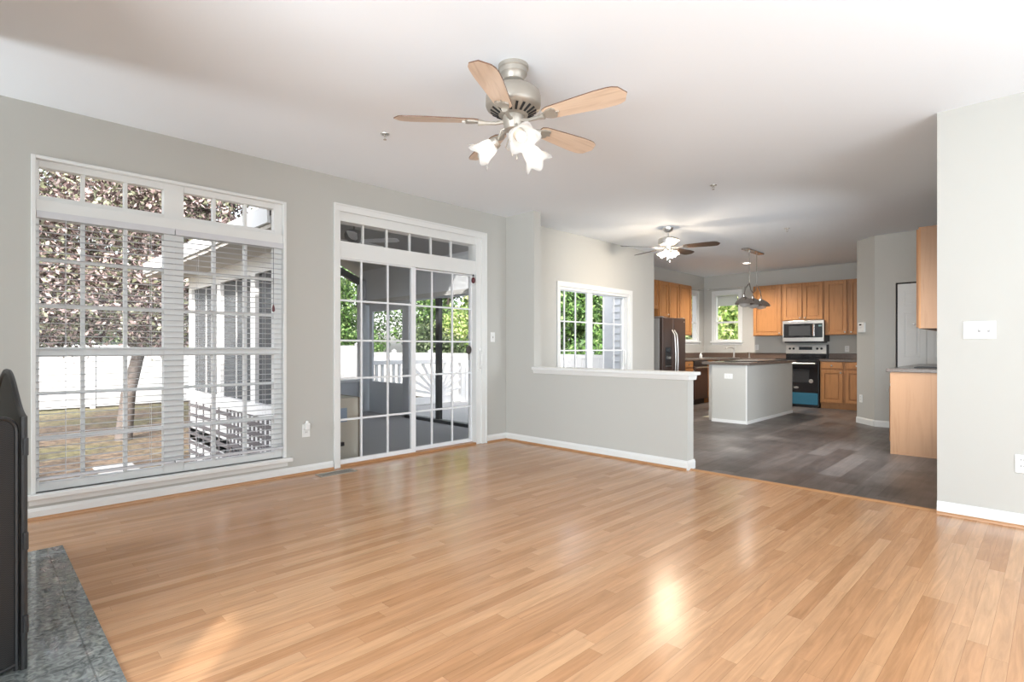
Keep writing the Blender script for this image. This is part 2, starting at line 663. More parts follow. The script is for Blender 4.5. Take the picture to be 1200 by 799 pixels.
def wall_boxes(mb, axis, c0, c1, a0, a1, z0, z1, holes):
    """wall slab between c0..c1 across, running a0..a1, with rectangular holes (a0,a1,z0,z1)"""
    cuts = sorted(set([a0, a1] + [h[0] for h in holes] + [h[1] for h in holes]))
    def bx(p, q, r, t):
        if t - r < 1e-4:
            return
        if axis == 'y':
            mb.box(c0, p, r, c1, q, t)
        else:
            mb.box(p, c0, r, q, c1, t)
    for p, q in zip(cuts[:-1], cuts[1:]):
        mid = (p + q) / 2
        hs_ = sorted([h for h in holes if h[0] < mid < h[1]], key=lambda h: h[2])
        z = z0
        for h in hs_:
            bx(p, q, z, h[2])
            z = h[3]
        bx(p, q, z, z1)
    return mb

H = 2.74
XL = -4.72      # face of the left wall
XO = -4.86      # its outer face
YF = 4.665      # face of the far wall / half wall
# ------------------------------------------------------------------ structure
struct(B(XO, -2.6, -0.12, 1.8, YF + 0.02, 0.0).build('floor', M_['wood_floor']))
struct(MB().box(XO, YF + 0.02, -0.12, -0.38, 8.1, 0.0).box(-5.64, 8.1, -0.12, -0.38, 11.94, 0.0).build('floor', M_['dark_floor']))
struct(MB().box(XO, -2.74, H, 1.94, 8.1, H + 0.15).box(-5.64, 8.1, H, -0.38, 11.94, H + 0.15).build('ceiling', M_['ceil']))

WIN = (0.285, 1.955, 0.17, 2.405)
DOOR = (2.45, 4.255, 0.0, 2.425)
BRK = (5.70, 7.46, 0.0, 1.985)
struct(wall_boxes(MB(), 'y', XO, XL, -2.6, 8.1, -0.12, H, [WIN, DOOR, BRK]).build('wall_left', M_['wall']))
struct(wall_boxes(MB(), 'x', -2.74, -2.6, XO, 1.94, -0.12, H, [(-4.66, -4.0, 0.25, 2.2), (-1.6, 1.55, 0.25, 2.08), (1.26, 1.62, 2.22, 2.56)]).build('wall_near', M_['wall']))  # corner window added for fill, high slot shaped to cast the floor sun patch
struct(wall_boxes(MB(), 'y', 1.8, 1.94, -2.6, YF + 0.12, -0.12, H, [(0.4, 4.0, 0.25, 2.30)]).build('wall_right', M_['wall']))
# chimney breast with firebox opening
cb = MB()
cb.box(-3.90, -2.6, 0, -3.45, -0.20, H)
cb.box(-2.55, -2.6, 0, -2.10, -0.20, H)
cb.box(-3.45, -2.6, 0.80, -2.55, -0.20, H)
cb.box(-3.45, -2.6, 0, -2.55, -0.7, 0.80)
struct(cb.build('wall_chimney', M_['wall']))
struct(B(-0.515, YF, 0, 1.8, YF + 0.12, H).build('wall_far', M_['wall']))
# wing column + half wall
struct(B(XL, YF, 0, -4.25, YF + 0.12, H).build('wall_wing', M_['wall']))
struct(B(-4.25, YF, 0, -2.335, YF + 0.12, 0.835).build('wall_half', M_['wall']))
hc = MB()
hc.box(-4.25, YF - 0.045, 0.875, -2.285, YF + 0.165, 0.905)
hc.prism([(YF - 0.03, 0.875), (YF - 0.012, 0.83), (YF + 0.132, 0.83), (YF + 0.15, 0.875)], 'x', -4.25, -2.31)
struct(hc.build('trim_1', M_['trim'], bevel=0.004))
# kitchen walls
KX = -5.5
struct(MB().box(-5.62, 8.10, -0.12, XL, 8.22, H).build('wall_return', M_['wall']))
struct(wall_boxes(MB(), 'y', -5.62, KX, 8.22, 11.8, -0.12, H, [(10.70, 11.46, 1.27, 2.33)]).build('wall_kitchen_left', M_['wall']))
struct(wall_boxes(MB(), 'x', 11.8, 11.92, -5.62, -1.9, -0.12, H, [(-5.25, -4.70, 1.27, 2.33)]).build('wall_back', M_['wall']))
ang = [(-2.0, 11.8), (-2.0, 9.45), (-1.72, 9.15), (-1.47, 9.15), (-1.47, 9.27), (-1.66, 9.27), (-1.88, 9.50), (-1.88, 11.8)]
wa = MB().prism(ang, 'z', 0, H)
wa.box(-1.47, 9.15, 2.04, -0.50, 9.27, H)
struct(wa.build('wall_angled', M_['wall']))
struct(wall_boxes(MB(), 'y', -0.50, -0.38, YF + 0.12, 9.27, -0.12, H, [(4.95, 6.80, 0.5, 2.25)]).build('wall_kitchen_right', M_['wall']))  # opening added out of view for the kitchen fill lamp

# baseboards (white board with an oak shoe moulding at its foot)
def baseboard(name, p0, p1, nrm, h=0.085, shoe=True, mitre=0.0):
    p0 = Vector((*p0, 0))
    p1 = Vector((*p1, 0))
    d = (p1 - p0).normalized()
    n = Vector((*nrm, 0))
    L_ = (p1 - p0).length
    m = Matrix((( d.x, -n.x, 0, p0.x), (d.y, -n.y, 0, p0.y), (0, 0, 1, 0), (0, 0, 0, 1)))
    b = MB()
    b.m = m
    b.prism([(0, 0.0), (-0.014, 0.0), (-0.014, h - 0.02), (-0.006, h), (0, h)], 'x', 0, L_)
    o = struct(b.build(name, M_['trim']))
    if shoe:
        q = MB()
        q.m = m
        q.prism([(-0.014, 0), (-0.030, 0), (-0.028, 0.010), (-0.022, 0.016), (-0.014, 0.018)], 'x', 0, L_)
        so = q.build('shoe_moulding', M_['shoe'], o)
    return o
baseboard('baseboard_left', (XL, -2.6), (XL, 2.39), (1, 0), h=0.075)
baseboard('baseboard_left', (XL, 4.34), (XL, YF), (1, 0))
baseboard('baseboard_half', (XL + 0.016, YF), (-2.335, YF), (0, -1))
baseboard('baseboard_half_end', (-2.335, YF - 0.014), (-2.335, YF + 0.134), (1, 0), h=0.085, shoe=False)
baseboard('baseboard_far', (-0.515, YF), (1.8, YF), (0, -1))
baseboard('baseboard_angled', (-2.0, 9.45), (-1.72, 9.15), (-0.731, -0.682), h=0.09, shoe=False)
baseboard('baseboard_angled', (-1.72, 9.15), (-1.47, 9.15), (0, -1), h=0.09, shoe=False)
baseboard('baseboard_kitchen', (-2.0, 11.1), (-2.0, 9.45), (-1, 0), h=0.09, shoe=False)
struct(MB().prism([(YF + 0.02, 0), (YF + 0.03, 0.010), (YF + 0.05, 0.012), (YF + 0.065, 0.0)], 'x', -2.32, -0.515).build('trim_2', M_['shoe']))
struct(B(-3.98, -0.20, 0, -2.02, 0.375, 0.006).build('floor_hearth', M_['tile']))

# ------------------------------------------------------------------ window 1 (double, with transoms)
w1 = thing('window_1', 'x', 'window')
del w1['label'], w1['category']
w1['kind'] = 'structure'
fx0, fx1 = XL - 0.10, XL - 0.035
fr = MB()
# casing lip
fr.box(XO, WIN[0], WIN[2], XL + 0.010, WIN[0] + 0.024, WIN[3])
fr.box(XO, WIN[1] - 0.024, WIN[2], XL + 0.010, WIN[1], WIN[3])
fr.box(XO, WIN[0] + 0.024, WIN[3] - 0.022, XL + 0.010, WIN[1] - 0.024, WIN[3])
def fbox(y0, y1, z0, z1, d=0):
    fr.box(fx0, y0, z0, fx1 + d, y1, z1)
fbox(0.307, 0.328, 0.17, 2.39)
fbox(1.865, 1.935, 0.17, 2.39)
fbox(1.04, 1.175, 0.17, 2.39)
for (a, b) in ((0.328, 1.04), (1.175, 1.865)):
    fbox(a, b, 2.338, 2.39)
    fbox(a, b, 1.995, 2.150)
    fbox(a, b, 0.17, 0.225)
fr.box(fx1 + 0.001, 0.310, 2.03, XL - 0.005, 1.930, 2.115)
fr.build('window_frame', M_['trim'], w1, bevel=0.003)
mu = MB()
for (ys) in ((0.559, 0.804), (1.394, 1.634)):
    for y in ys:
        mu.box(fx0 + 0.01, y - 0.011, 2.15, fx1 - 0.01, y + 0.011, 2.34)
        mu.box(fx0 + 0.01, y - 0.011, 0.225, fx1 - 0.01, y + 0.011, 1.995)
for (a, b) in ((0.328, 1.04), (1.175, 1.865)):
    for z in (1.724, 1.413, 0.823, 0.525):
        mu.box(fx0 + 0.012, a, z - 0.011, fx1 - 0.012, b, z + 0.011)
    mu.box(fx0, a, 1.07, fx1, b, 1.135)
mu.build('muntins', M_['trim'], w1)
gz = MB()
for (a, b) in ((0.328, 1.04), (1.175, 1.865)):
    gz.box(fx0 + 0.028, a, 2.15, fx0 + 0.032, b, 2.338)
    gz.box(fx0 + 0.028, a, 0.225, fx0 + 0.032, b, 1.995)
gz.build('pane', M_['glass'], w1)
B(XL - 0.10, 0.24, 0.135, XL + 0.055, 1.995, 0.17).build('window_sill', M_['trim'], w1, bevel=0.006)
B(XL, 0.275, 0.095, XL + 0.012, 1.965, 0.135).build('apron', M_['trim'], w1)

# venetian blinds
def blind(y0, y1, label, wand):
    t = thing('venetian_blind', label, 'blind', (XL - 0.02, (y0 + y1) / 2, 0.25), 0, 'venetian blinds on the double window')
    hw = (y1 - y0) / 2
    B(-0.024, -hw, 1.745, 0.024, hw, 1.79).build('headrail', M_['blind'], t)
    s = MB()
    z = 0.045
    while z < 1.74:
        # gently cambered slat, tilted a little
        pr = [(-0.021, -0.0012), (-0.008, 0.0006), (0.008, 0.0006), (0.021, -0.0012), (0.021, 0.0), (0.008, 0.0022), (-0.008, 0.0022), (-0.021, 0.0)]
        s.prism([(p[0], z + p[1]) for p in pr], 'y', -hw, hw)
        z += 0.0435
    s.build('slats', M_['blind'], t)
    B(-0.025, -hw, 0.0, 0.025, hw, 0.018).build('bottom_rail', M_['blind'], t, bevel=0.003)
    c = MB()
    for f in (-0.62, 0.62):
        for dx in (-0.026, 0.026):
            c.tube([(dx, f * hw, 0.015), (dx, f * hw, 1.75)], 0.0011, 5)
    c.build('ladder_cord', M_['blind'], t)
    if wand:
        q = MB().tube([(0.032, hw - 0.09, 1.74), (0.034, hw - 0.09, 1.25)], 0.0018, 5)
        o = q.build('pull_cord', M_['black'], t)
        MB().lathe([(0.004, 0.0), (0.010, -0.02), (0.012, -0.05), (0.005, -0.06)], (0.034, hw - 0.09, 1.25), 10).build('tassel', M_['red'], o, label='small dark tassel')
blind(0.312, 1.104, 'white venetian blind on the left half of the double window', False)
blind(1.110, 1.930, 'white venetian blind on right half of double window, with dark tassel', True)

# ------------------------------------------------------------------ sliding doors
def empty_struct(name):
    t = bpy.data.objects.new(name, None)
    col.objects.link(t)
    t['kind'] = 'structure'
    return t
d1 = empty_struct('door_1')
cs = MB()
# casing with back-band
for (a, b) in ((2.395, 2.455), (4.25, 4.33)):
    cs.box(XL, a, 0.0, XL + 0.018, b, 2.42)
cs.box(XL, 2.395, 2.42, XL + 0.018, 4.33, 2.49)
cs.box(XL + 0.018, 2.395, 0.0, XL + 0.026, 2.412, 2.49)
cs.box(XL + 0.018, 4.313, 0.0, XL + 0.026, 4.33, 2.49)
cs.box(XL + 0.018, 2.412, 2.473, XL + 0.026, 4.313, 2.49)
cs.build('casing', M_['trim'], d1, bevel=0.002)
jb = MB()
jb.box(XO, 2.45, 0.0, XL - 0.0, 2.468, 2.425)
jb.box(XO, 4.175, 0.0, XL - 0.0, 4.255, 2.425)
jb.box(XO, 2.468, 1.985, XL - 0.01, 4.175, 2.145)
jb.box(XO, 2.468, 2.335, XL - 0.01, 4.175, 2.425)
jb.build('door_frame', M_['trim'], d1)
tm = MB()
for y in (2.735, 3.005, 3.285, 3.562, 3.843):
    tm.box(XL - 0.075, y - 0.009, 2.145, XL - 0.05, y + 0.009, 2.335)
tm.build('transom_muntins', M_['trim'], d1)
B(XL - 0.064, 2.468, 2.145, XL - 0.060, 4.175, 2.335).build('transom_pane', M_['glass'], d1)
B(XO, 2.468, 0.0, XL + 0.004, 4.175, 0.022).build('threshold', M_['shoe'], d1)
def leaf(y0, y1, xc, sl, srr, top, bot, ms, zs, name, parent, z0, z1, handle=None):
    f = MB()
    f.box(xc - 0.018, y0, z0, xc + 0.018, y0 + sl, z1)
    f.box(xc - 0.018, y1 - srr, z0, xc + 0.018, y1, z1)
    f.box(xc - 0.018, y0 + sl, z0, xc + 0.018, y1 - srr, z0 + bot)
    f.box(xc - 0.018, y0 + sl, z1 - top, xc + 0.018, y1 - srr, z1)
    o = f.build(name, M_['vinyl'], parent, bevel=0.002)
    g = MB()
    for y in ms:
        g.box(xc - 0.009, y - 0.009, z0 + bot, xc + 0.009, y + 0.009, z1 - top)
    for z in zs:
        g.box(xc - 0.008, y0 + sl, z - 0.009, xc + 0.008, y1 - srr, z + 0.009)
    g.build('muntins', M_['vinyl'], o)
    B(xc - 0.002, y0 + sl, z0 + bot, xc + 0.002, y1 - srr, z1 - top).build('pane', M_['glass'], o)
    if handle:
        h = MB()
        hy, hz0, hz1 = handle
        h.tube([(xc + 0.018, hy, hz0), (xc + 0.055, hy, hz0 + 0.03), (xc + 0.055, hy, hz1 - 0.03), (xc + 0.018, hy, hz1)], 0.010, 8)
        h.box(xc + 0.018, hy - 0.02, hz0 - 0.01, xc + 0.024, hy + 0.02, hz1 + 0.01)
        h.build('handle', M_['white'], o, smooth=True)
    return o
zz = (1.585, 1.200, 0.835, 0.442)
leaf(2.468, 3.345, XL - 0.045, 0.012, 0.055, 0.012, 0.05, (2.709, 3.008), zz, 'door_leaf', d1, 0.012, 1.985)
leaf(3.325, 4.176, XL - 0.095, 0.03, 0.016, 0.012, 0.04, (3.603, 3.892), zz, 'door_leaf', d1, 0.022, 1.985)
hb = MB()
hb.box(XL + 0.0, 4.205, 0.86, XL + 0.010, 4.245, 1.12)
hb.tube([(XL + 0.01, 4.225, 0.89), (XL + 0.045, 4.225, 0.92), (XL + 0.045, 4.225, 1.06), (XL + 0.01, 4.225, 1.09)], 0.010, 8)
hb.build('door_handle', M_['white'], d1, smooth=True)

d2 = empty_struct('door_2')
cs = MB()
for (a, b) in ((5.64, 5.705), (7.455, 7.525)):
    cs.box(XL, a, 0.0, XL + 0.018, b, 1.975)
cs.box(XL, 5.64, 1.975, XL + 0.018, 7.525, 2.045)
cs.build('casing', M_['trim'], d2, bevel=0.003)
jb = MB()
jb.box(XO, 5.70, 0.0, XL, 5.715, 1.985)
jb.box(XO, 7.40, 0.0, XL, 7.46, 1.985)
jb.box(XO, 5.715, 1.935, XL, 7.40, 1.985)
jb.build('door_frame', M_['trim'], d2)
zz2 = (1.50, 1.09, 0.70, 0.36)
leaf(5.715, 6.50, XL - 0.045, 0.01, 0.13, 0.012, 0.08, (5.856, 6.107), zz2, 'door_leaf', d2, 0.012, 1.935)
leaf(6.48, 7.41, XL - 0.095, 0.05, 0.03, 0.012, 0.08, (6.869, 7.15), zz2, 'door_leaf', d2, 0.012, 1.935, (7.395, 0.86, 1.10))

# ------------------------------------------------------------------ kitchen windows
def sash_window(name, ax, c, a0, a1, z0, z1, sgn):
    """ax 'x': wall runs along x at y=c, looking +y ; 'y': wall along y at x=c, outside is -x"""
    t = empty_struct(name)
    def bb(mb, p, q, zz0, zz1, d0, d1_):
        if ax == 'x':
            mb.box(p, c + d0, zz0, q, c + d1_, zz1)
        else:
            mb.box(c - d0, p, zz0, c - d1_, q, zz1)
    f = MB()
    tw = 0.065
    bb(f, a0 - tw, a0, z0, z1 + tw, -0.016, 0.0)
    bb(f, a1, a1 + tw, z0, z1 + tw, -0.016, 0.0)
    bb(f, a0, a1, z1, z1 + tw, -0.016, 0.0)
    bb(f, a0, a0 + 0.03, z0, z1, 0.0, 0.10)
    bb(f, a1 - 0.03, a1, z0, z1, 0.0, 0.10)
    bb(f, a0 + 0.03, a1 - 0.03, z0, z0 + 0.04, 0.0, 0.10)
    bb(f, a0 + 0.03, a1 - 0.03, z1 - 0.04, z1, 0.0, 0.10)
    bb(f, a0 + 0.03, a1 - 0.03, (z0 + z1) / 2 - 0.13, (z0 + z1) / 2 - 0.09, 0.03, 0.09)
    f.build('window_frame', M_['trim'], t, bevel=0.002)
    g = MB()
    bb(g, a0 + 0.03, a1 - 0.03, z0 + 0.04, z1 - 0.04, 0.058, 0.062)
    g.build('pane', M_['glass'], t)
    s = MB()
    bb(s, a0 - tw - 0.02, a1 + tw + 0.02, z0 - 0.03, z0, -0.05, 0.06)
    s.build('window_sill', M_['trim'], t, bevel=0.003)
    s = MB()
    bb(s, a0 - tw, a1 + tw, z0 - 0.08, z0 - 0.03, -0.012, 0.0)
    s.build('apron', M_['trim'], t)
    return t
sash_window('window_2', 'x', 11.8, -5.25, -4.70, 1.27, 2.33, 1)
sash_window('window_3', 'y', KX, 10.70, 11.46, 1.27, 2.33, 1)
def roller(loc, rz, wd, drop, label):
    t = thing('roller_shade', label, 'blind', loc, rz)
    MB().tube([(-wd / 2, 0, 0), (wd / 2, 0, 0)], 0.018, 12).build('roller', M_['shade_fabric'], t, smooth=True)
    B(-wd / 2 + 0.01, -0.0175, -drop, wd / 2 - 0.01, -0.0155, 0).build('fabric', M_['shade_fabric'], t)
    B(-wd / 2 + 0.01, -0.022, -drop - 0.02, wd / 2 - 0.01, -0.010, -drop).build('hem_bar', M_['shade_fabric'], t)
roller((-4.975, 11.785 + 0.05, 2.265), 0, 0.46, 0.19, 'white shade half lowered over back kitchen window above sink')
def rod(loc, rz, wd, label):
    t = thing('curtain_rod', label, 'curtain rod', loc, rz)
    MB().tube([(-wd / 2, -0.06, 0), (wd / 2, -0.06, 0)], 0.008, 8).build('rod', M_['steel'], t, smooth=True)
    for s in (-1, 1):
        f = MB().lathe([(0.006, -0.0), (0.018, 0.012), (0.020, 0.03), (0.010, 0.045), (0.002, 0.05)], (0, 0, 0), 12).build('finial', M_['steel'], t, smooth=True)
        f.matrix_basis = Matrix.Translation((s * wd / 2, -0.06, 0)) @ Matrix.Rotation(s * PI / 2, 4, 'Y')
        B(s * (wd / 2 - 0.06) - 0.008, -0.062, -0.012, s * (wd / 2 - 0.06) + 0.008, 0.0, 0.012).build('bracket', M_['steel'], t)
rod((-4.975, 11.8, 2.43), 0, 0.74, 'metal curtain rod above the back kitchen window')
rod((KX, 11.12, 2.43), PI / 2, 0.90, 'metal curtain rod above the side kitchen window')

# bifold pantry door
d3 = empty_struct('door_3')
g = B(-1.47, 9.20, 0, -0.50, 9.26, 2.04).build('door_gap', M_['gap'], d3)
def panel_leaf(x0, x1, y, z0, z1):
    f = MB().box(x0, y, z0, x1, y + 0.03, z1)
    w_ = x1 - x0
    for (a, b) in ((0.14, 0.78), (0.98, 1.60), (1.70, 1.90)):
        m = 0.22 * w_
        # raised panel: groove frame + field
        f.prism([(x0 + m, z0 + a), (x1 - m, z0 + a), (x1 - m, z0 + a + 0.012), (x0 + m, z0 + a + 0.012)], 'y', y - 0.004, y)
        f.prism([(x0 + m, z0 + b - 0.012), (x1 - m, z0 + b - 0.012), (x1 - m, z0 + b), (x0 + m, z0 + b)], 'y', y - 0.004, y)
        f.prism([(x0 + m, z0 + a), (x0 + m + 0.012, z0 + a), (x0 + m + 0.012, z0 + b), (x0 + m, z0 + b)], 'y', y - 0.004, y)
        f.prism([(x1 - m - 0.012, z0 + a), (x1 - m, z0 + a), (x1 - m, z0 + b), (x1 - m - 0.012, z0 + b)], 'y', y - 0.004, y)
        f.box(x0 + m + 0.035, y - 0.006, z0 + a + 0.035, x1 - m - 0.035, y, z0 + b - 0.035)
    return f.build('door_leaf', M_['trim'], d3, bevel=0.002)
panel_leaf(-1.45, -1.125, 9.165, 0.015, 2.02)
panel_leaf(-1.122, -0.80, 9.165, 0.015, 2.02)
panel_leaf(-0.797, -0.51, 9.165, 0.015, 2.02)

# ------------------------------------------------------------------ cabinets
def knob(mb, x, z, y=0):
    mb.m = Matrix.Translation((x, y, z)) @ Matrix.Rotation(PI / 2, 4, 'X')
    mb.lathe([(0.005, 0), (0.005, 0.012), (0.014, 0.018), (0.015, 0.026), (0.008, 0.032)], seg=12)
def panel_door(x0, z0, x1, z1, parent, name='door', kn=None, rail=0.055):
    f = MB()
    y = -0.022
    f.box(x0, y, z0, x0 + rail, 0, z1)
    f.box(x1 - rail, y, z0, x1, 0, z1)
    f.box(x0 + rail, y, z0, x1 - rail, 0, z0 + rail)
    f.box(x0 + rail, y, z1 - rail, x1 - rail, 0, z1)
    f.box(x0 + rail, y + 0.017, z0 + rail, x1 - rail, 0, z1 - rail)
    f.box(x0 + rail + 0.02, y + 0.007, z0 + rail + 0.02, x1 - rail - 0.02, y + 0.018, z1 - rail - 0.02)
    o = f.build(name, M_['oak'], parent, bevel=0.003)
    if kn:
        k = MB()
        knob(k, kn[0], kn[1], y)
        k.build('knob', M_['steel'], o, smooth=True, label='small round metal knob')
    return o
def drawer_front(x0, z0, x1, z1, parent):
    o = B(x0, -0.019, z0, x1, 0, z1).build('drawer', M_['oak'], parent, bevel=0.005)
    k = MB()
    knob(k, (x0 + x1) / 2, (z0 + z1) / 2, -0.019)
    k.build('knob', M_['steel'], o, smooth=True, label='small round metal knob')
    return o
def upper(label, loc, rz, wd, h, dep, doors, group=None, endmat=None):
    t = thing('wall_cabinet', label, 'cabinet', loc, rz, group)
    B(0, 0.001, 0, wd, dep, h).build('body', endmat or M_['oak'], t)
    B(-0.008, -0.01, h, wd + 0.008, dep, h + 0.018).build('top_moulding', M_['oak'], t, bevel=0.003) if False else None
    for (a, b, side) in doors:
        kx = b - 0.03 if side == 'r' else a + 0.03
        panel_door(a, 0.012, b, h - 0.02, t, kn=(kx, 0.05))
    return t
GR = 'oak wall cabinets along the back wall'
upper('oak wall cabinet between the back window and the microwave', (-4.29, 11.48, 1.37), 0, 0.575, 1.03, 0.32, [(0.02, 0.555, 'r')])
upper('short two-door oak wall cabinet directly above the microwave', (-3.71, 11.48, 1.665), 0, 0.74, 0.735, 0.32, [(0.02, 0.355, 'r'), (0.385, 0.72, 'l')])
upper('tall oak wall cabinet to the right of the microwave', (-2.965, 11.48, 1.37), 0, 0.955, 1.03, 0.32, [(0.025, 0.38, 'r'), (0.42, 0.775, 'l')])
upper('short oak wall cabinet over the refrigerator beside the wall corner', (-5.19, 8.42, 1.86), PI / 2, 0.76, 0.55, 0.31, [(0.02, 0.37, 'r'), (0.39, 0.74, 'l')])
upper('narrow single-door oak wall cabinet above the refrigerator right side', (-5.19, 9.19, 1.72), PI / 2, 0.375, 0.69, 0.31, [(0.02, 0.355, 'r')])
upper('tall oak wall cabinet beside the side kitchen window', (-5.19, 9.575, 1.38), PI / 2, 0.965, 1.03, 0.31, [(0.02, 0.40, 'r'), (0.43, 0.945, 'l')])
pc = thing('wall_cabinet', 'pale oak wall cabinet end above the right counter, by white folding doors', 'cabinet', (-0.915, 9.1, 1.33), -PI / 2)
B(0, 0.02, 0, 2.2, 0.41, 1.045).build('body', M_['oakpanel'], pc)
B(0, 0.001, 0, 2.2, 0.02, 1.045).build('face_frame', M_['oak'], pc)
for k in range(5):
    panel_door(0.02 + k * 0.436, 0.012, 0.42 + k * 0.436, 1.03, pc, kn=(0.39 + k * 0.436, 0.05))

def base_cab(label, loc, rz, wd, dep, units, hgt=0.872, endmat=None):
    t = thing('base_cabinet', label, 'cabinet', loc, rz)
    B(0, 0.001, 0.095, wd, dep, hgt).build('body', endmat or M_['oak'], t)
    B(0, 0.05, 0, wd, dep, 0.095).build('toe_kick', M_['oak'], t)
    for (a, b, kind) in units:
        if kind == 'dd':
            drawer_front(a, 0.745, b, 0.855, t)
            panel_door(a, 0.12, b, 0.715, t, kn=((b - 0.03) if a < wd / 2 - 0.05 else (a + 0.03), 0.67))
        else:
            panel_door(a, 0.12, b, 0.855, t, kn=(b - 0.03, 0.8))
    return t
base_cab('oak base cabinet to the right of the electric range', (-2.955, 11.17, 0), 0, 0.945, 0.62, [(0.02, 0.375, 'dd'), (0.415, 0.77, 'dd')])
base_cab('oak base cabinet left of the range, behind the island', (-4.86, 11.17, 0), 0, 1.12, 0.62, [(0.03, 0.53, 'dd'), (0.56, 1.10, 'dd')])
base_cab('narrow oak base cabinet between refrigerator and dishwasher', (-4.88, 9.56, 0), PI / 2, 0.42, 0.61, [(0.02, 0.40, 'dd')])
base_cab('oak corner base cabinet beyond the dishwasher', (-4.88, 10.61, 0), PI / 2, 0.55, 0.61, [(0.02, 0.53, 'dd')])
pb = thing('base_cabinet', 'pale oak base cabinet with plain end panel on the right', 'cabinet', (-1.16, 9.1, 0), -PI / 2)
B(0, 0.0, 0.0, 2.17, 0.655, 0.872).build('body', M_['oakpanel'], pb)
B(2.155, 0.0, 0.0, 2.182, 0.655, 0.012).build('base_strip', M_['oakpanel'], pb)
for k in range(4):
    drawer_front(0.02 + k * 0.53, 0.745, 0.50 + k * 0.53, 0.855, pb)
    panel_door(0.02 + k * 0.53, 0.12, 0.50 + k * 0.53, 0.715, pb, kn=(0.47 + k * 0.53, 0.67))
ct = thing('countertop', 'brown laminate countertop on the pale oak base cabinet', 'countertop', (-1.18, 6.9, 0.872))
B(-0.015, 0, 0.0, 0.675, 2.2, 0.038).build('slab', M_['counter'], ct, bevel=0.006)
tr = thing('tray', 'thin black strip lying on right-hand brown counter before folding doors', 'tray', (-0.86, 7.35, 0.910))
B(-0.14, -0.10, 0, 0.20, 0.10, 0.010).build('tray_base', M_['black'], tr, bevel=0.003)
B(-0.12, -0.08, 0.010, 0.18, 0.08, 0.014).build('tray_rim', M_['black'], tr)

# L-shaped counter and piece right of range
c1 = thing('countertop', 'brown laminate L-shaped countertop under the kitchen windows', 'countertop', (-5.5, 9.56, 0.872))
L1 = [(0.0, 0.0), (0.645, 0.0), (0.645, 1.30), (0.90, 1.585), (1.765, 1.585), (1.765, 2.24), (0, 2.24)]
MB().prism(L1, 'z', 0, 0.038).build('slab', M_['counter'], c1, bevel=0.005)
sp = MB().box(0, 0, 0.038, 0.018, 2.24, 0.145).box(0.018, 2.222, 0.038, 1.765, 2.24, 0.145)
sp.build('backsplash', M_['splash'], c1, bevel=0.003)
c2 = thing('countertop', 'short brown laminate countertop right of the range', 'countertop', (-2.962, 11.15, 0.872))
B(0, 0, 0, 0.955, 0.65, 0.038).build('slab', M_['counter'], c2, bevel=0.005)
B(0, 0.632, 0.038, 0.955, 0.65, 0.145).build('backsplash', M_['splash'], c2, bevel=0.003)

# sink + faucet
sk = thing('kitchen_sink', 'steel sink set in the counter under the kitchen window', 'sink', (-4.93, 11.30, 0.910))
rim = MB()
rim.box(-0.36, -0.20, 0, 0.36, -0.17, 0.006).box(-0.36, 0.17, 0, 0.36, 0.20, 0.006).box(-0.36, -0.17, 0, -0.33, 0.17, 0.006).box(0.33, -0.17, 0, 0.36, 0.17, 0.006)
rim.build('rim', M_['steel'], sk)
B(-0.33, -0.17, 0.0, 0.33, 0.17, 0.002).build('basin', M_['fridgeside'], sk)
fc = thing('faucet', 'gooseneck chrome kitchen faucet behind the sink', 'faucet', (-4.72, 11.56, 0.910))
MB().lathe([(0.028, 0), (0.026, 0.01), (0.018, 0.02), (0.016, 0.10)], seg=14).build('base', M_['steel'], fc, smooth=True)
MB().tube([(0, 0, 0.10), (0, 0, 0.19), (-0.03, -0.05, 0.225), (-0.09, -0.12, 0.225), (-0.13, -0.16, 0.19)], [0.016, 0.014, 0.013, 0.012, 0.012], 10).build('spout', M_['steel'], fc, smooth=True)
MB().tube([(0, 0, 0.14), (0.03, 0.0, 0.19), (0.035, 0.0, 0.26)], [0.008, 0.007, 0.005], 8).build('lever', M_['steel'], fc, smooth=True)
sd = thing('soap_dispenser', 'small metal soap dispenser to the right of faucet', 'soap dispenser', (-4.42, 11.62, 0.910))
MB().lathe([(0.020, 0), (0.018, 0.02), (0.012, 0.03), (0.011, 0.10), (0.016, 0.11), (0.016, 0.125)], seg=12).build('body', M_['steel'], sd, smooth=True)
MB().tube([(0, 0, 0.12), (-0.03, -0.04, 0.125), (-0.045, -0.06, 0.11)], 0.006, 8).build('nozzle', M_['steel'], sd, smooth=True)
mg = thing('bottle', 'small pale dispenser bottle on the counter near side window', 'bottle', (-5.2, 11.0, 0.910))
MB().lathe([(0.030, 0), (0.032, 0.06), (0.014, 0.08), (0.012, 0.10)], seg=14).build('body', M_['white'], mg, smooth=True)
MB().tube([(0, 0, 0.10), (0, 0, 0.115), (0.05, 0, 0.115)], 0.008, 8).build('pump', M_['white'], mg, smooth=True)

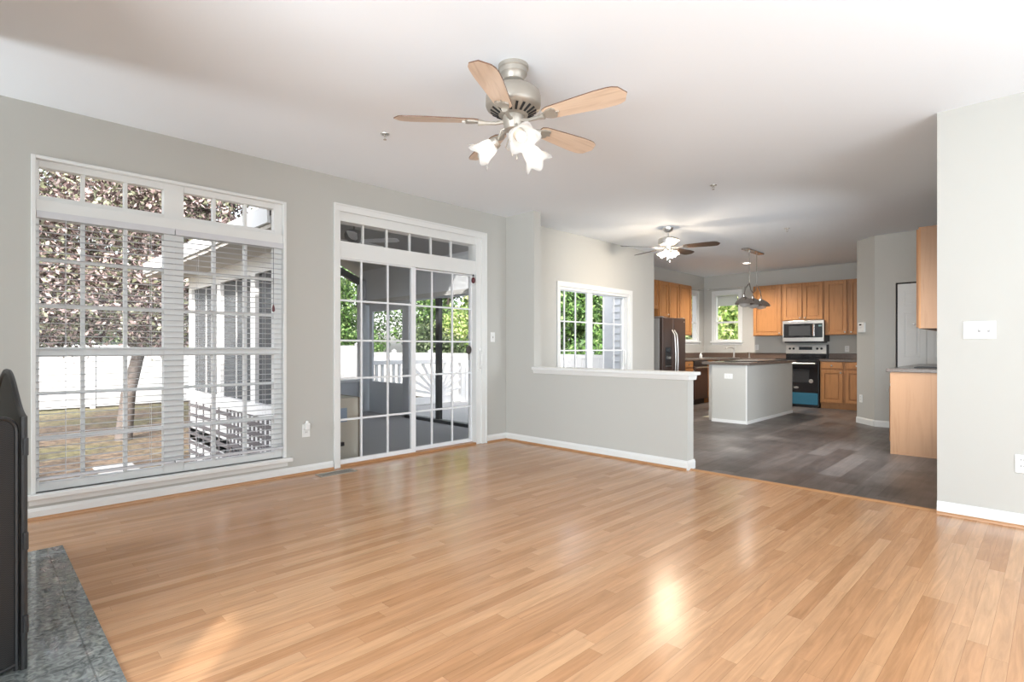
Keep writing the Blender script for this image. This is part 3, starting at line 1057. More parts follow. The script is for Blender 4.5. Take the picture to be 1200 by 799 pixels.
# ------------------------------------------------------------------ range
rg = thing('electric_range', 'black glass and stainless range with blue film on bottom drawer', 'stove', (-3.725, 11.12, 0))
B(0.0, 0.03, 0.02, 0.755, 0.66, 0.905).build('body', M_['black'], rg, bevel=0.003)
B(0.02, 0.03, 0.0, 0.73, 0.6, 0.02).build('foot_plinth', M_['black'], rg)
B(-0.003, -0.005, 0.905, 0.758, 0.58, 0.918).build('cooktop', M_['blackglass'], rg, bevel=0.003)
dr = MB().box(0.012, -0.005, 0.29, 0.743, 0.03, 0.875).build('oven_door', M_['blackglass'], rg, bevel=0.004)
B(0.10, -0.007, 0.47, 0.60, -0.005, 0.72).build('window', mat('oven_window', (0.035, 0.037, 0.04), 0.12), dr, bevel=0.001)
hd = MB()
hd.tube([(0.06, -0.045, 0.83), (0.70, -0.045, 0.83)], 0.016, 12)
hd.box(0.06, -0.045, 0.82, 0.085, 0, 0.84).box(0.675, -0.045, 0.82, 0.70, 0, 0.84)
hd.build('handle', M_['steel'], dr, smooth=True)
k = MB()
k.m = Matrix.Translation((0.375, -0.006, 0.37)) @ Matrix.Scale(2.0, 4, (1, 0, 0)) @ Matrix.Rotation(PI / 2, 4, 'X')
k.lathe([(0.022, 0), (0.020, 0.003)], seg=20)
k.build('badge', M_['steel'], dr, label='small oval metal badge')
k = MB()
k.m = Matrix.Translation((0.63, -0.006, 0.50)) @ Matrix.Rotation(PI / 2, 4, 'X')
k.lathe([(0.038, 0), (0.038, 0.002)], seg=20)
k.build('sticker', M_['steel'], dr, label='round silver sticker')
B(0.012, -0.005, 0.055, 0.743, 0.03, 0.275).build('storage_drawer', M_['bluefilm'], rg, bevel=0.004, label='bottom drawer under blue protective film')
bgd = MB().box(0.0, 0.60, 0.918, 0.755, 0.67, 1.02)
bgd.build('lower_backguard', M_['blackglass'], rg)
bk = MB().prism([(0.60, 1.0), (0.585, 1.01), (0.605, 1.185), (0.67, 1.185), (0.67, 1.0)], 'x', 0.0, 0.735).build('control_panel', M_['steel'], rg, bevel=0.002)
B(0.735, 0.59, 0.918, 0.757, 0.672, 1.19).build('side_trim', M_['black'], rg)
for kx in (0.075, 0.145, 0.575, 0.650):
    k = MB()
    k.m = Matrix.Translation((kx, 0.594, 1.11)) @ Matrix.Rotation(PI / 2, 4, 'X')
    k.lathe([(0.022, 0), (0.022, 0.008), (0.016, 0.026), (0.014, 0.028)], seg=14)
    k.build('knob', M_['black'], bk, smooth=True)
B(0.245, 0.588, 1.085, 0.485, 0.60, 1.145).build('display', M_['display'], bk)

# microwave
mw = thing('microwave', 'stainless over-the-range microwave under short oak cabinet', 'microwave', (-3.69, 11.40, 1.25))
B(0.0, 0.02, 0.0, 0.735, 0.40, 0.405).build('body', M_['black'], mw)
fp = MB().box(0, -0.0, 0.0, 0.735, 0.02, 0.075).box(0, 0, 0.345, 0.735, 0.02, 0.405).box(0, 0, 0.075, 0.022, 0.02, 0.345).box(0.713, 0, 0.075, 0.735, 0.02, 0.345)
fp.build('front_frame', M_['steel'], mw, bevel=0.002)
B(0.022, -0.001, 0.075, 0.55, 0.02, 0.345).build('door', M_['blackglass'], mw)
B(0.12, -0.003, 0.115, 0.50, -0.001, 0.305).build('window', mat('microwave_window', (0.05, 0.052, 0.055), 0.15), mw)
B(0.60, -0.001, 0.075, 0.713, 0.02, 0.345).build('control_panel', M_['display'], mw)
B(0.645, -0.003, 0.285, 0.70, -0.001, 0.315).build('display', mat('lcd_display', (0.12, 0.22, 0.22), 0.3), mw)
B(0.555, -0.05, 0.095, 0.592, -0.015, 0.335).build('handle', M_['chrome'], mw, bevel=0.012)
B(0.565, -0.02, 0.10, 0.582, 0.0, 0.13).build('handle_mount', M_['chrome'], mw)
B(0.565, -0.02, 0.30, 0.582, 0.0, 0.33).build('handle_mount', M_['chrome'], mw)
vh = MB().box(0.03, 0.03, -0.03, 0.70, 0.38, 0.0).build('underside_vent', M_['black'], mw)

# dishwasher
dw = thing('dishwasher', 'dark dishwasher with silver handle in the left counter run', 'dishwasher', (-4.88, 9.99, 0), PI / 2)
B(0, 0.0, 0.10, 0.60, 0.6, 0.868).build('body', M_['black'], dw)
d_ = B(0.004, -0.025, 0.11, 0.596, 0.0, 0.76).build('door', M_['darksteel'], dw, bevel=0.004)
B(0.004, -0.025, 0.77, 0.596, 0.0, 0.865).build('control_panel', M_['black'], dw, bevel=0.004)
hd = MB().tube([(0.04, -0.06, 0.735), (0.56, -0.06, 0.735)], 0.012, 10)
hd.box(0.05, -0.06, 0.727, 0.07, -0.02, 0.743).box(0.53, -0.06, 0.727, 0.55, -0.02, 0.743)
hd.build('handle', M_['steel'], d_, smooth=True)
B(0.01, 0.05, 0, 0.59, 0.5, 0.10).build('toe_kick', M_['black'], dw)

# refrigerator
rf = thing('refrigerator', 'dark stainless side-by-side refrigerator with grey sides', 'refrigerator', (-4.80, 8.665, 0), PI / 2)
B(0.0, 0.07, 0.03, 0.855, 0.68, 1.66).build('body', M_['fridgeside'], rf, bevel=0.005)
B(0.02, 0.06, 0.0, 0.835, 0.66, 0.03).build('plinth', M_['black'], rf)
dl = B(0.0, 0.0, 0.05, 0.372, 0.065, 1.675).build('freezer_door', M_['darksteel'], rf, bevel=0.008)
dr_ = B(0.380, 0.0, 0.05, 0.855, 0.065, 1.675).build('fridge_door', M_['darksteel'], rf, bevel=0.008)
for (x, par) in ((0.335, dl), (0.420, dr_)):
    pts = []
    for i in range(13):
        tt = i / 12
        pts.append((x, -0.03 - 0.045 * math.sin(PI * tt) ** 0.5 if 0 < i < 12 else -0.0, 0.45 + 1.0 * tt))
    MB().tube(pts, 0.013, 8).build('handle', M_['steel'], par, smooth=True)
ds = B(0.09, -0.006, 0.78, 0.29, 0.0, 1.14).build('dispenser', M_['black'], dl, bevel=0.003)
B(0.11, -0.010, 1.05, 0.27, -0.006, 1.12).build('dispenser_panel', M_['display'], ds)
B(0.14, -0.028, 0.93, 0.24, -0.006, 0.97).build('spout', M_['steel'], ds)
B(0.10, -0.02, 0.79, 0.28, -0.006, 0.805).build('drip_tray', M_['steel'], ds)
B(0.78, -0.003, 1.60, 0.81, 0.0, 1.62).build('badge', M_['steel'], dr_, label='tiny pale badge')
hg = MB().box(0.0, 0.02, 1.675, 0.08, 0.16, 1.69).box(0.775, 0.02, 1.675, 0.855, 0.16, 1.69).build('hinge_cover', M_['fridgeside'], rf)

# ------------------------------------------------------------------ island
isl = thing('kitchen_island', 'painted grey kitchen island with brown laminate top', 'island', (-3.10, 8.05, 0))
iw = MB().box(-0.525, 0, 0, 0, 0.10, 0.872).box(-0.10, 0.10, 0, 0, 2.02, 0.872)
iw.build('side_wall', M_['wall'], isl)
B(-0.62, 0.10, 0.0, -0.10, 2.0, 0.872).build('cabinet_body', M_['trim'], isl)
bt = MB()
bt.box(-0.53, -0.010, 0, 0.010, 0, 0.045).box(0.0, 0.0, 0, 0.010, 2.02, 0.045)
bt.build('base_trim', M_['trim'], isl)
B(-0.013, -0.005, 0.0, 0.004, 0.012, 0.872).build('corner_bead', M_['trim'], isl)
B(-0.67, -0.045, 0.872, 0.055, 2.06, 0.912).build('countertop', M_['counter'], isl, bevel=0.006)
io = thing('outlet', 'white horizontal outlet plate on the front of the kitchen island', 'outlet', (-3.37, 8.05, 0.70))
B(-0.062, -0.007, -0.038, 0.062, 0, 0.038).build('cover_plate', M_['white'], io, bevel=0.002)
B(-0.035, -0.010, -0.018, -0.005, -0.006, 0.018).build('socket', M_['trim'], io)
B(0.005, -0.010, -0.018, 0.035, -0.006, 0.018).build('socket', M_['trim'], io)
sl = thing('board', 'long flat dark board lying on top of the kitchen island', 'board', (-3.33, 8.95, 0.912), 0)
B(-0.26, -0.55, 0, 0.26, 0.75, 0.012).build('board_body', M_['black'], sl, bevel=0.003)
B(-0.255, -0.545, 0.012, 0.255, 0.745, 0.016).build('board_face', M_['counter'], sl)
st = B(-3.95, 8.42, 0.0, -3.725, 8.75, 0.004)
tag(st.build('floor_patch', mat('bare_vinyl', (0.50, 0.47, 0.36), 0.6)), 'small pale beige floor patch beside the kitchen island', 'floor patch')

# ------------------------------------------------------------------ ceiling fans
def fan(name, label, loc, phase, rad, style):
    t = thing(name, label, 'ceiling fan', loc)
    A = style == 'light'
    met = M_['nickel'] if A else M_['steel']
    cz = 0.0
    if A:
        cp = [(0.086, 0), (0.086, -0.020), (0.080, -0.026), (0.078, -0.050), (0.066, -0.062), (0.060, -0.085), (0.040, -0.100), (0.018, -0.103)]
    else:
        cp = [(0.070, 0), (0.068, -0.02), (0.055, -0.045), (0.030, -0.062), (0.016, -0.065)]
    MB().lathe(cp, seg=32).build('canopy', met, t, smooth=True)
    ztop = -0.135 if A else -0.14
    MB().tube([(0, 0, -0.06), (0, 0, ztop - 0.01)], 0.013, 12).build('downrod', met, t, smooth=True)
    if A:
        mp_ = [(0.03, -0.118), (0.085, -0.124), (0.128, -0.138), (0.150, -0.158), (0.157, -0.180), (0.158, -0.228), (0.152, -0.243), (0.138, -0.252), (0.078, -0.284), (0.058, -0.290)]
    else:
        mp_ = [(0.03, -0.13), (0.10, -0.135), (0.125, -0.15), (0.130, -0.20), (0.125, -0.225), (0.09, -0.245), (0.055, -0.25)]
    mo = MB().lathe(mp_, seg=40).build('motor_housing', met, t, smooth=True)
    # vent slots round the underside
    v = MB()
    if A:
        for kk in range(20):
            a = 2 * PI * kk / 20
            v.m = Matrix.Rotation(a, 4, 'Z') @ Matrix.Translation((0.108, 0, -0.2690)) @ Matrix.Rotation(R(-28), 4, 'Y')
            v.box(-0.026, -0.0065, -0.003, 0.026, 0.0065, 0.002)
        v.build('vent_slots', M_['gap'], mo)
    zb = -0.318 if A else -0.265
    hb_ = [(0.060, -0.285), (0.062, -0.325), (0.055, -0.335), (0.052, -0.365), (0.035, -0.375)] if A else [(0.055, -0.245), (0.055, -0.285), (0.045, -0.30), (0.03, -0.31)]
    MB().lathe(hb_, seg=28).build('switch_housing', met, t, smooth=True)
    bl_mat = M_['bladeoak'] if A else M_['walnut']
    for kk in range(5):
        a = R(phase + 72 * kk)
        rot = Matrix.Rotation(a, 4, 'Z')
        pit = Matrix.Rotation(R(-12), 4, 'X')
        # blade outline
        r0, r1 = 0.20, rad
        up, lo = [], []
        n = 16
        for i in range(n + 1):
            u = i / n
            x = r0 + (r1 - r0) * u
            hw = 0.048 + 0.026 * min(1, u * 1.5)
            if u > 0.80:
                q = (u - 0.80) / 0.20
                hw *= math.sqrt(max(0.0, 1 - q ** 2.3))
            if u < 0.06:
                hw *= 0.75 + 0.25 * (u / 0.06)
            up.append((x, hw))
            lo.append((x, -hw))
        poly = up + lo[::-1][1:]
        m = MB()
        m.m = Matrix.Translation((0, 0, zb)) @ rot @ pit
        m.prism(poly, 'z', -0.003, 0.003)
        # blade in its own frame so that the grain runs along it
        m2 = MB()
        m2.prism(poly, 'z', -0.003, 0.003)
        o = m2.build('blade', bl_mat, t)
        o.matrix_basis = Matrix.Translation((0, 0, zb)) @ rot @ pit
        if A:
            me = o.data
            me.materials.append(M_['bladeedge'])
            for f in me.polygons:
                if abs(f.normal.z) < 0.5 or f.normal.z > 0.5:
                    f.material_index = 1
        br = MB()
        br.m = rot
        if A:
            br.tube([(0.05, 0, zb + 0.0), (0.10, 0, zb - 0.012), (0.16, 0, zb - 0.012), (0.20, 0, zb - 0.010)], [0.013, 0.010, 0.012, 0.020], 8)
            br.m = rot @ Matrix.Translation((0, 0, zb)) @ pit
            br.prism([(0.19, -0.012), (0.225, -0.034), (0.262, -0.040), (0.275, -0.022), (0.268, -0.008), (0.292, 0.0), (0.268, 0.008), (0.275, 0.022), (0.262, 0.040), (0.225, 0.034), (0.19, 0.012)], 'z', -0.012, -0.003)
        else:
            br.tube([(0.05, 0, zb - 0.005), (0.12, 0, zb - 0.012), (0.20, 0, zb - 0.006)], [0.010, 0.008, 0.012], 8)
            br.m = rot @ Matrix.Translation((0, 0, zb)) @ pit
            br.prism([(0.17, -0.018), (0.24, -0.03), (0.26, 0.0), (0.24, 0.03), (0.17, 0.018)], 'z', -0.008, -0.003)
        br.build('blade_arm', met if not A else M_['nickel'], t, smooth=True)
    # light kit
    nl = 3 if A else 4
    ph0 = -30 if A else 10
    for kk in range(nl):
        a = R(ph0 + 360 / nl * kk)
        rot = Matrix.Rotation(a, 4, 'Z')
        zl = -0.365 if A else -0.30
        s = 1.22 if A else 0.62
        arm = MB()
        arm.m = rot
        if A:
            arm.tube([(0.02, 0, zl), (0.045, 0, zl + 0.016), (0.072, 0, zl + 0.006), (0.085, 0, zl - 0.03), (0.098, 0, zl - 0.055)], 0.006, 8)
            arm.tube([(0.015, 0, zl), (0.028, 0, zl - 0.05), (0.045, 0, zl - 0.095), (0.030, 0, zl - 0.115), (0.016, 0, zl - 0.095)], 0.004, 6)
            base = Vector((0.100, 0, zl - 0.058))
            tilt = R(56)
        else:
            arm.tube([(0.02, 0, zl), (0.05, 0, zl - 0.005), (0.07, 0, zl - 0.02)], 0.006, 8)
            base = Vector((0.07, 0, zl - 0.02))
            tilt = R(40)
        ao = arm.build('light_arm', met, t, smooth=True)
        T = rot @ Matrix.Translation(base) @ Matrix.Rotation(-tilt, 4, 'Y')
        so = MB()
        so.m = T
        so.lathe([(0.022 * s + 0.004, 0.008), (0.026 * s + 0.004, -0.010), (0.024 * s + 0.004, -0.022)], seg=16)
        so.build('socket', met, ao, smooth=True)
        sh = MB()
        sh.m = T
        pr = [(0.024, -0.012), (0.034, -0.028), (0.041, -0.050), (0.044, -0.072), (0.052, -0.092), (0.068, -0.108)]
        pr = [(r_ * s + (0 if A else 0.004), z_ * s) for r_, z_ in pr]
        zend = pr[-1][1]
        def wob(r_, z_, an, zend=zend, s=s):
            q = max(0.0, (z_ / zend - 0.7) / 0.3)
            return r_ * (1 + 0.13 * q * math.cos(5 * an)), z_ - 0.012 * s * q * math.cos(5 * an)
        sh.lathe(pr, seg=40, wob=wob, cap=False)
        sho = sh.build('shade', M_['shade'], t, smooth=True)
        sl_ = sho.modifiers.new('solid', 'SOLIDIFY')
        sl_.thickness = 0.002
        bu = MB()
        bu.m = T
        bu.lathe([(0.010 * s, -0.02 * s), (0.016 * s, -0.035 * s), (0.023 * s, -0.056 * s), (0.020 * s, -0.074 * s), (0.010 * s, -0.084 * s), (0.002, -0.086 * s)], seg=14)
        bu.build('bulb', M_['bulb'], ao, smooth=True, label='lit white bulb')
        lp = bpy.data.lights.new('bulb_light', 'POINT')
        lp.energy = 0.07 if A else 9.0
        lp.color = (1, 0.90, 0.78) if A else (1, 0.82, 0.62)
        lp.shadow_soft_size = 0.02
        lo_ = bpy.data.objects.new('bulb_light', lp)
        col.objects.link(lo_)
        lo_.parent = t
        lo_.location = T @ Vector((0, 0, -0.10 * s))
    for (cx, ln) in ((0.02, 0.13), (-0.015, 0.10)):
        z0 = -0.375 if A else -0.31
        c = MB().tube([(cx, 0.01, z0), (cx, 0.01, z0 - ln)], 0.0012, 5)
        co = c.build('pull_chain', met, t)
        MB().lathe([(0.002, 0), (0.007, -0.012), (0.008, -0.022), (0.003, -0.032)], (cx, 0.01, z0 - ln), 10).build('pull', met, co, smooth=True)
    return t
fan('ceiling_fan', 'large near ceiling fan with light oak blades and tulip glass lights', (-2.15, 2.185, H), 13, 0.675, 'light')
fan('ceiling_fan', 'farther ceiling fan with dark brown blades and lit small bulbs', (-3.58, 6.6, H), 17, 0.66, 'dark')

# ------------------------------------------------------------------ island pendant
M_['pend'] = mat('antique_nickel', (0.50, 0.47, 0.44), 0.22, 1.0)
pl = thing('pendant_light', 'three-dome metal island pendant hanging on thin rods', 'pendant light', (-3.42, 9.15, H))
B(-0.055, -0.36, -0.028, 0.055, 0.36, 0).build('ceiling_plate', M_['pend'], pl, bevel=0.01)
for y in (-0.16, 0.16):
    MB().tube([(0, y, -0.02), (0, y, -0.56)], 0.007, 8).build('rod', M_['pend'], pl, smooth=True)
fm = MB()
fm.tube([(0, -0.36, -0.74), (0, -0.33, -0.66), (0, -0.24, -0.60), (0, -0.16, -0.55)], 0.008, 8)
fm.tube([(0, 0.36, -0.74), (0, 0.33, -0.66), (0, 0.24, -0.60), (0, 0.16, -0.55)], 0.008, 8)
fm.tube([(0, -0.16, -0.55), (0, -0.10, -0.66), (0, 0.0, -0.70), (0, 0.10, -0.66), (0, 0.16, -0.55)], 0.008, 8)
fm.build('frame', M_['pend'], pl, smooth=True)
for y in (-0.36, 0.0, 0.36):
    zc = -0.74
    hk = MB().tube([(0, y - 0.028, zc - 0.055), (0, y - 0.030, zc - 0.02), (0, y, zc + 0.01), (0, y + 0.030, zc - 0.02), (0, y + 0.028, zc - 0.055)], 0.006, 8)
    hk.build('yoke', M_['pend'], pl, smooth=True)
    s = MB().lathe([(0.020, -0.045), (0.035, -0.055), (0.060, -0.070), (0.100, -0.095), (0.132, -0.130), (0.145, -0.155), (0.152, -0.165), (0.149, -0.167), (0.140, -0.157), (0.127, -0.134), (0.095, -0.100), (0.05, -0.075)], (0, y, zc), 36, cap=False)
    so = s.build('dome_shade', M_['pend'], pl, smooth=True)
    MB().lathe([(0.085, -0.155), (0.078, -0.185), (0.060, -0.205), (0.03, -0.215), (0.004, -0.217)], (0, y, zc), 24, cap=False).build('glass_diffuser', M_['shade'], so, smooth=True)
    MB().lathe([(0.006, -0.10), (0.024, -0.13), (0.026, -0.15), (0.012, -0.175)], (0, y, zc), 16).build('bulb', M_['bulb_off'], so, smooth=True)

# recessed light, sprinklers
dlt = thing('recessed_light', 'round recessed ceiling light above the sink', 'ceiling light', (-4.0, 10.39, H))
MB().lathe([(0.095, 0), (0.095, -0.006), (0.070, -0.008), (0.070, 0.0)], seg=32).build('trim_ring', M_['trim'], dlt, smooth=True)
rla = bpy.data.lights.new('can_light', 'SPOT')
rla.energy = 220
rla.spot_size = R(150)
rla.spot_blend = 0.8
rla.shadow_soft_size = 0.06
rla.color = (1, 0.9, 0.8)
rlo = bpy.data.objects.new('can_light', rla)
col.objects.link(rlo)
rlo.parent = dlt
rlo.location = (0, 0, -0.012)
MB().lathe([(0.068, -0.001), (0.068, -0.004)], seg=32).build('lens', emat('lens_glow', (1, 0.9, 0.78), 3), dlt)
def sprinkler(x, y, label):
    t = thing('fire_sprinkler', label, 'sprinkler', (x, y, H), 0, 'fire sprinkler heads on the ceiling')
    MB().lathe([(0.034, 0), (0.032, -0.005), (0.020, -0.008), (0.012, -0.009)], seg=20).build('escutcheon', M_['steel'], t, smooth=True)
    f = MB().tube([(0, 0, -0.008), (0, 0, -0.02)], 0.007, 8)
    f.tube([(0.006, 0, -0.012), (0.012, 0, -0.025), (0, 0, -0.042)], 0.002, 6)
    f.tube([(-0.006, 0, -0.012), (-0.012, 0, -0.025), (0, 0, -0.042)], 0.002, 6)
    f.build('head', M_['nickel'], t, smooth=True)
    MB().lathe([(0.013, -0.042), (0.013, -0.044)], seg=14).build('deflector', M_['nickel'], t)
sprinkler(-3.52, 2.20, 'fire sprinkler on the ceiling left of near fan')
sprinkler(-2.32, 5.18, 'fire sprinkler on the ceiling above the half wall opening')
sprinkler(-2.45, 7.75, 'fire sprinkler on the ceiling right of island pendant')

# ------------------------------------------------------------------ wall plates
def outlet(label, loc, rz, plug=False):
    t = thing('outlet', label, 'outlet', loc, rz)
    B(-0.036, -0.007, -0.058, 0.036, 0, 0.058).build('cover_plate', M_['white'], t, bevel=0.003)
    for z in (-0.028, 0.012):
        s = B(-0.017, -0.010, z, 0.017, -0.006, z + 0.028).build('socket', M_['trim'], t, bevel=0.003)
        B(-0.008, -0.0105, z + 0.010, -0.005, -0.0095, z + 0.020).build('slot', M_['gap'], s)
        B(0.005, -0.0105, z + 0.010, 0.008, -0.0095, z + 0.020).build('slot', M_['gap'], s)
    return t
o1 = outlet('white outlet low on the left wall between window and sliding door', (XL, 2.133, 0.385), PI / 2)
pg = thing('plug_in_night_light', 'white plug-in freshener in the top socket of left wall outlet', 'air freshener', (XL + 0.010, 2.133, 0.42), PI / 2)
B(-0.022, -0.035, -0.025, 0.022, 0, 0.035).build('body', M_['white'], pg, bevel=0.008)
MB().lathe([(0.014, 0), (0.014, 0.018), (0.009, 0.022)], (0, -0.018, 0.035), 14).build('cap', M_['white'], pg, smooth=True)
outlet('white outlet low on the far right wall at the photo edge', (-0.09, YF, 0.40), 0)
outlet('white outlet on the back wall right of range', (-2.66, 11.8, 1.105), 0)
outlet('white outlet low on the angled kitchen wall', (-1.93, 9.375, 0.37), R(-47))
outlet('white outlet on the back wall between window and range', (-4.33, 11.8, 1.135), 0)

def switch_plate(label, loc, rz, kinds):
    n = len(kinds)
    wd = 0.072 + 0.046 * (n - 1)
    t = thing('light_switch', label, 'light switch', loc, rz)
    p = B(-wd / 2, -0.007, -0.058, wd / 2, 0, 0.058).build('cover_plate', M_['white'], t, bevel=0.003)
    for i, kd in enumerate(kinds):
        x = (i - (n - 1) / 2) * 0.046
        if kd == 't':
            B(x - 0.006, -0.009, -0.014, x + 0.006, -0.006, 0.014).build('toggle_slot', M_['fridgeside'], t)
            m = MB()
            m.m = Matrix.Translation((x, -0.008, 0)) @ Matrix.Rotation(R(-25), 4, 'X')
            m.box(-0.004, -0.014, -0.005, 0.004, 0, 0.005)
            m.build('toggle', M_['white'], t)
        else:
            B(x - 0.016, -0.010, -0.032, x + 0.016, -0.006, 0.032).build('rocker', M_['trim'], t, bevel=0.002)
            B(x - 0.006, -0.012, -0.012, x + 0.006, -0.0095, 0.010).build('slider', M_['nickel'], t)
    return t
switch_plate('wide triple light switch plate on the far right wall', (-0.2965, YF, 1.2475), 0, 'ftt')
switch_plate('white rocker switch on the left wall beside the sliding door', (XL, 4.437, 1.257), PI / 2, 'f')

th = thing('alarm_keypad', 'white wall keypad with small dark screen on the angled wall', 'keypad', (-1.905, 9.348, 1.43), R(-47))
B(-0.075, -0.028, -0.075, 0.075, 0, 0.075).build('housing', M_['white'], th, bevel=0.006)
B(-0.040, -0.030, 0.030, 0.015, -0.027, 0.052).build('screen', M_['display'], th)
kk_ = MB()
for i in range(3):
    for j in range(3):
        kk_.box(-0.035 + i * 0.018, -0.031, -0.04 + j * 0.018, -0.023 + i * 0.018, -0.027, -0.028 + j * 0.018)
kk_.build('keys', M_['trim'], th)

# floor vent
fv = thing('floor_vent', 'dark slotted floor register in front of the left wall', 'floor vent', (-4.53, 2.33, 0), 0)
f = MB()
f.box(-0.065, -0.17, 0, 0.065, -0.155, 0.006).box(-0.065, 0.155, 0, 0.065, 0.17, 0.006).box(-0.065, -0.155, 0, -0.05, 0.155, 0.006).box(0.05, -0.155, 0, 0.065, 0.155, 0.006)
f.box(-0.004, -0.155, 0, 0.004, 0.155, 0.005)
f.build('frame', M_['nickel'], fv)
f = MB()
for i in range(22):
    y = -0.148 + i * 0.0138
    f.box(-0.05, y, 0.0, -0.004, y + 0.005, 0.005)
    f.box(0.004, y, 0.0, 0.05, y + 0.005, 0.005)
f.build('louvres', M_['nickel'], fv)
B(-0.05, -0.155, 0.0, 0.05, 0.155, 0.0015).build('duct_opening', M_['gap'], fv)

# ornaments on sliding door
od = thing('door_ornament', 'small dark oval ornament with stem on the right sliding pane', 'ornament', (XL - 0.07, 4.115, 1.085), PI / 2)
m = MB()
m.m = Matrix.Translation((0, 0, 0.02)) @ Matrix.Rotation(PI / 2, 4, 'X') @ Matrix.Scale(1.25, 4, (0, 1, 0))
m.lathe([(0.028, 0), (0.040, 0.005), (0.040, 0.011), (0.028, 0.015)], seg=24)
m.build('disc', mat('dark_bronze', (0.06, 0.05, 0.045), 0.4, 0.5), od, smooth=True)
MB().tube([(0, -0.005, -0.02), (0, -0.005, -0.10)], 0.005, 8).build('stem', M_['black'], od)
od2 = thing('door_chime', 'dark red hanging ornament at top right of sliding door', 'ornament', (XL - 0.005, 4.135, 1.93), PI / 2)
MB().lathe([(0.004, 0.055), (0.008, 0.050), (0.014, 0.035), (0.004, 0.030)], seg=14).build('hook', M_['black'], od2, smooth=True)
MB().lathe([(0.003, 0.025), (0.018, 0.012), (0.024, -0.012), (0.018, -0.038), (0.004, -0.050)], seg=18).build('bell', M_['red'], od2, smooth=True)

# ------------------------------------------------------------------ fireplace screen
fs = thing('fireplace_screen', 'black mesh fireplace screen with arched top on the tile hearth', 'fireplace screen', (-2.545, 0.135, 0.006), 0)
# centre panel runs towards -x from the hinge, with a slight turn
LW = 0.95
zs_, zt = 0.885, 1.03
Rc = Matrix.Rotation(R(3.0), 4, 'Z')
def arch(u):   # 0..1 across the panel -> height of the top edge (ogee)
    q = 1 - abs(2 * u - 1)
    q = min(1, q * 1.05)
    return zs_ + (zt - zs_) * (0.5 - 0.5 * math.cos(PI * min(1, q)))
top = [(-LW * i / 24, 0, arch(i / 24)) for i in range(25)]
fr_ = MB()
fr_.m = Rc
fr_.tube([(0, 0, 0.0)] + top + [(-LW, 0, 0.0)], 0.010, 8)
fr_.tube([(0, 0, 0.02), (-LW, 0, 0.02)], 0.008, 8)
cpan = fr_.build('centre_panel', M_['black'], fs, smooth=True)
ms = MB()
ms.m = Rc
ms.prism([(0, 0.03)] + [(p[0], p[2]) for p in top] + [(-LW, 0.03)], 'y', -0.0015, 0.0015)
ms.build('mesh', M_['mesh'], cpan)
for (side, ang_) in ((0, R(-60)),):
    wing = MB()
    wing.m = Matrix.Translation((-0.008, -0.020, 0)) @ Matrix.Rotation(ang_, 4, 'Z')
    Lw = 0.34
    rr_ = 0.05
    pts = [(0, 0, 0.0), (0, 0, zs_ - rr_)]
    for i in range(1, 7):
        a = PI / 2 * i / 6
        pts.append((rr_ - rr_ * math.cos(a), 0, zs_ - rr_ + rr_ * math.sin(a)))
    pts += [(Lw - rr_, 0, zs_)]
    for i in range(1, 7):
        a = PI / 2 * i / 6
        pts.append((Lw - rr_ + rr_ * math.sin(a), 0, zs_ - rr_ + rr_ * math.cos(a)))
    pts += [(Lw, 0, 0.0)]
    wing.tube(pts, 0.008, 8)
    wing.tube([(0, 0, 0.02), (Lw, 0, 0.02)], 0.007, 8)
    wo = wing.build('side_panel', M_['black'], fs, smooth=True)
    m3 = MB()
    m3.m = wing.m
    m3.prism([(0.0, 0.02), (Lw, 0.02), (Lw, zs_ - 0.03), (Lw - 0.03, zs_), (0.03, zs_), (0.0, zs_ - 0.03)], 'y', -0.0015, 0.0015)
    m3.build('mesh', M_['mesh'], wo)
    sc_ = MB()
    sc_.m = wing.m
    sc_.tube([(0.10, 0.006, zs_ - 0.01), (0.10, 0.008, zs_ - 0.12), (0.13, 0.008, zs_ - 0.22), (0.20, 0.008, zs_ - 0.30), (0.27, 0.008, zs_ - 0.33)], 0.005, 6)
    sc_.build('scroll', M_['black'], wo, smooth=True)
for z in (0.78, 0.45, 0.16):
    MB().tube([(0.010, 0.004, z - 0.03), (0.010, 0.004, z + 0.03)], 0.008, 8).build('hinge', M_['black'], fs)

# ================================================================== OUTSIDE
GZ = -0.62
struct(B(-60, -30, GZ - 0.2, 30, 60, GZ).build('lawn', M_['lawn']))
tag(B(-9.75, 1.25, GZ, -9.05, 1.72, GZ + 0.03).build('paving_slab', M_['concrete'], bevel=0.03), 'pale concrete slab lying on the leafy lawn', 'paving slab')

# siding of the kitchen bump-out (faces the breakfast slider)
sdg = thing('house_siding', 'white lapped siding of the kitchen wall seen through far glass door', 'siding', (-5.62, 8.098, GZ))
s = MB()
n = 26
for i in range(n):
    z = i * 0.125
    s.prism([(0, z), (-0.034, z), (-0.034, z + 0.012), (-0.006, z + 0.125), (0, z + 0.125)], 'x', 0.16, 0.755)
s.build('siding', M_['vinyl'], sdg)
B(-0.02, -0.03, 0, 0.16, 0.0, n * 0.125).build('corner_board', M_['vinyl'], sdg)

struct(MB().box(-3.0, -6.2, GZ, 12.0, -6.0, 4.72).box(4.5, -4.2, GZ, 4.7, 9.0, 4.72).build('wall_sun_block', M_['vinyl']))  # unseen slabs added to keep direct sun out of the big windows
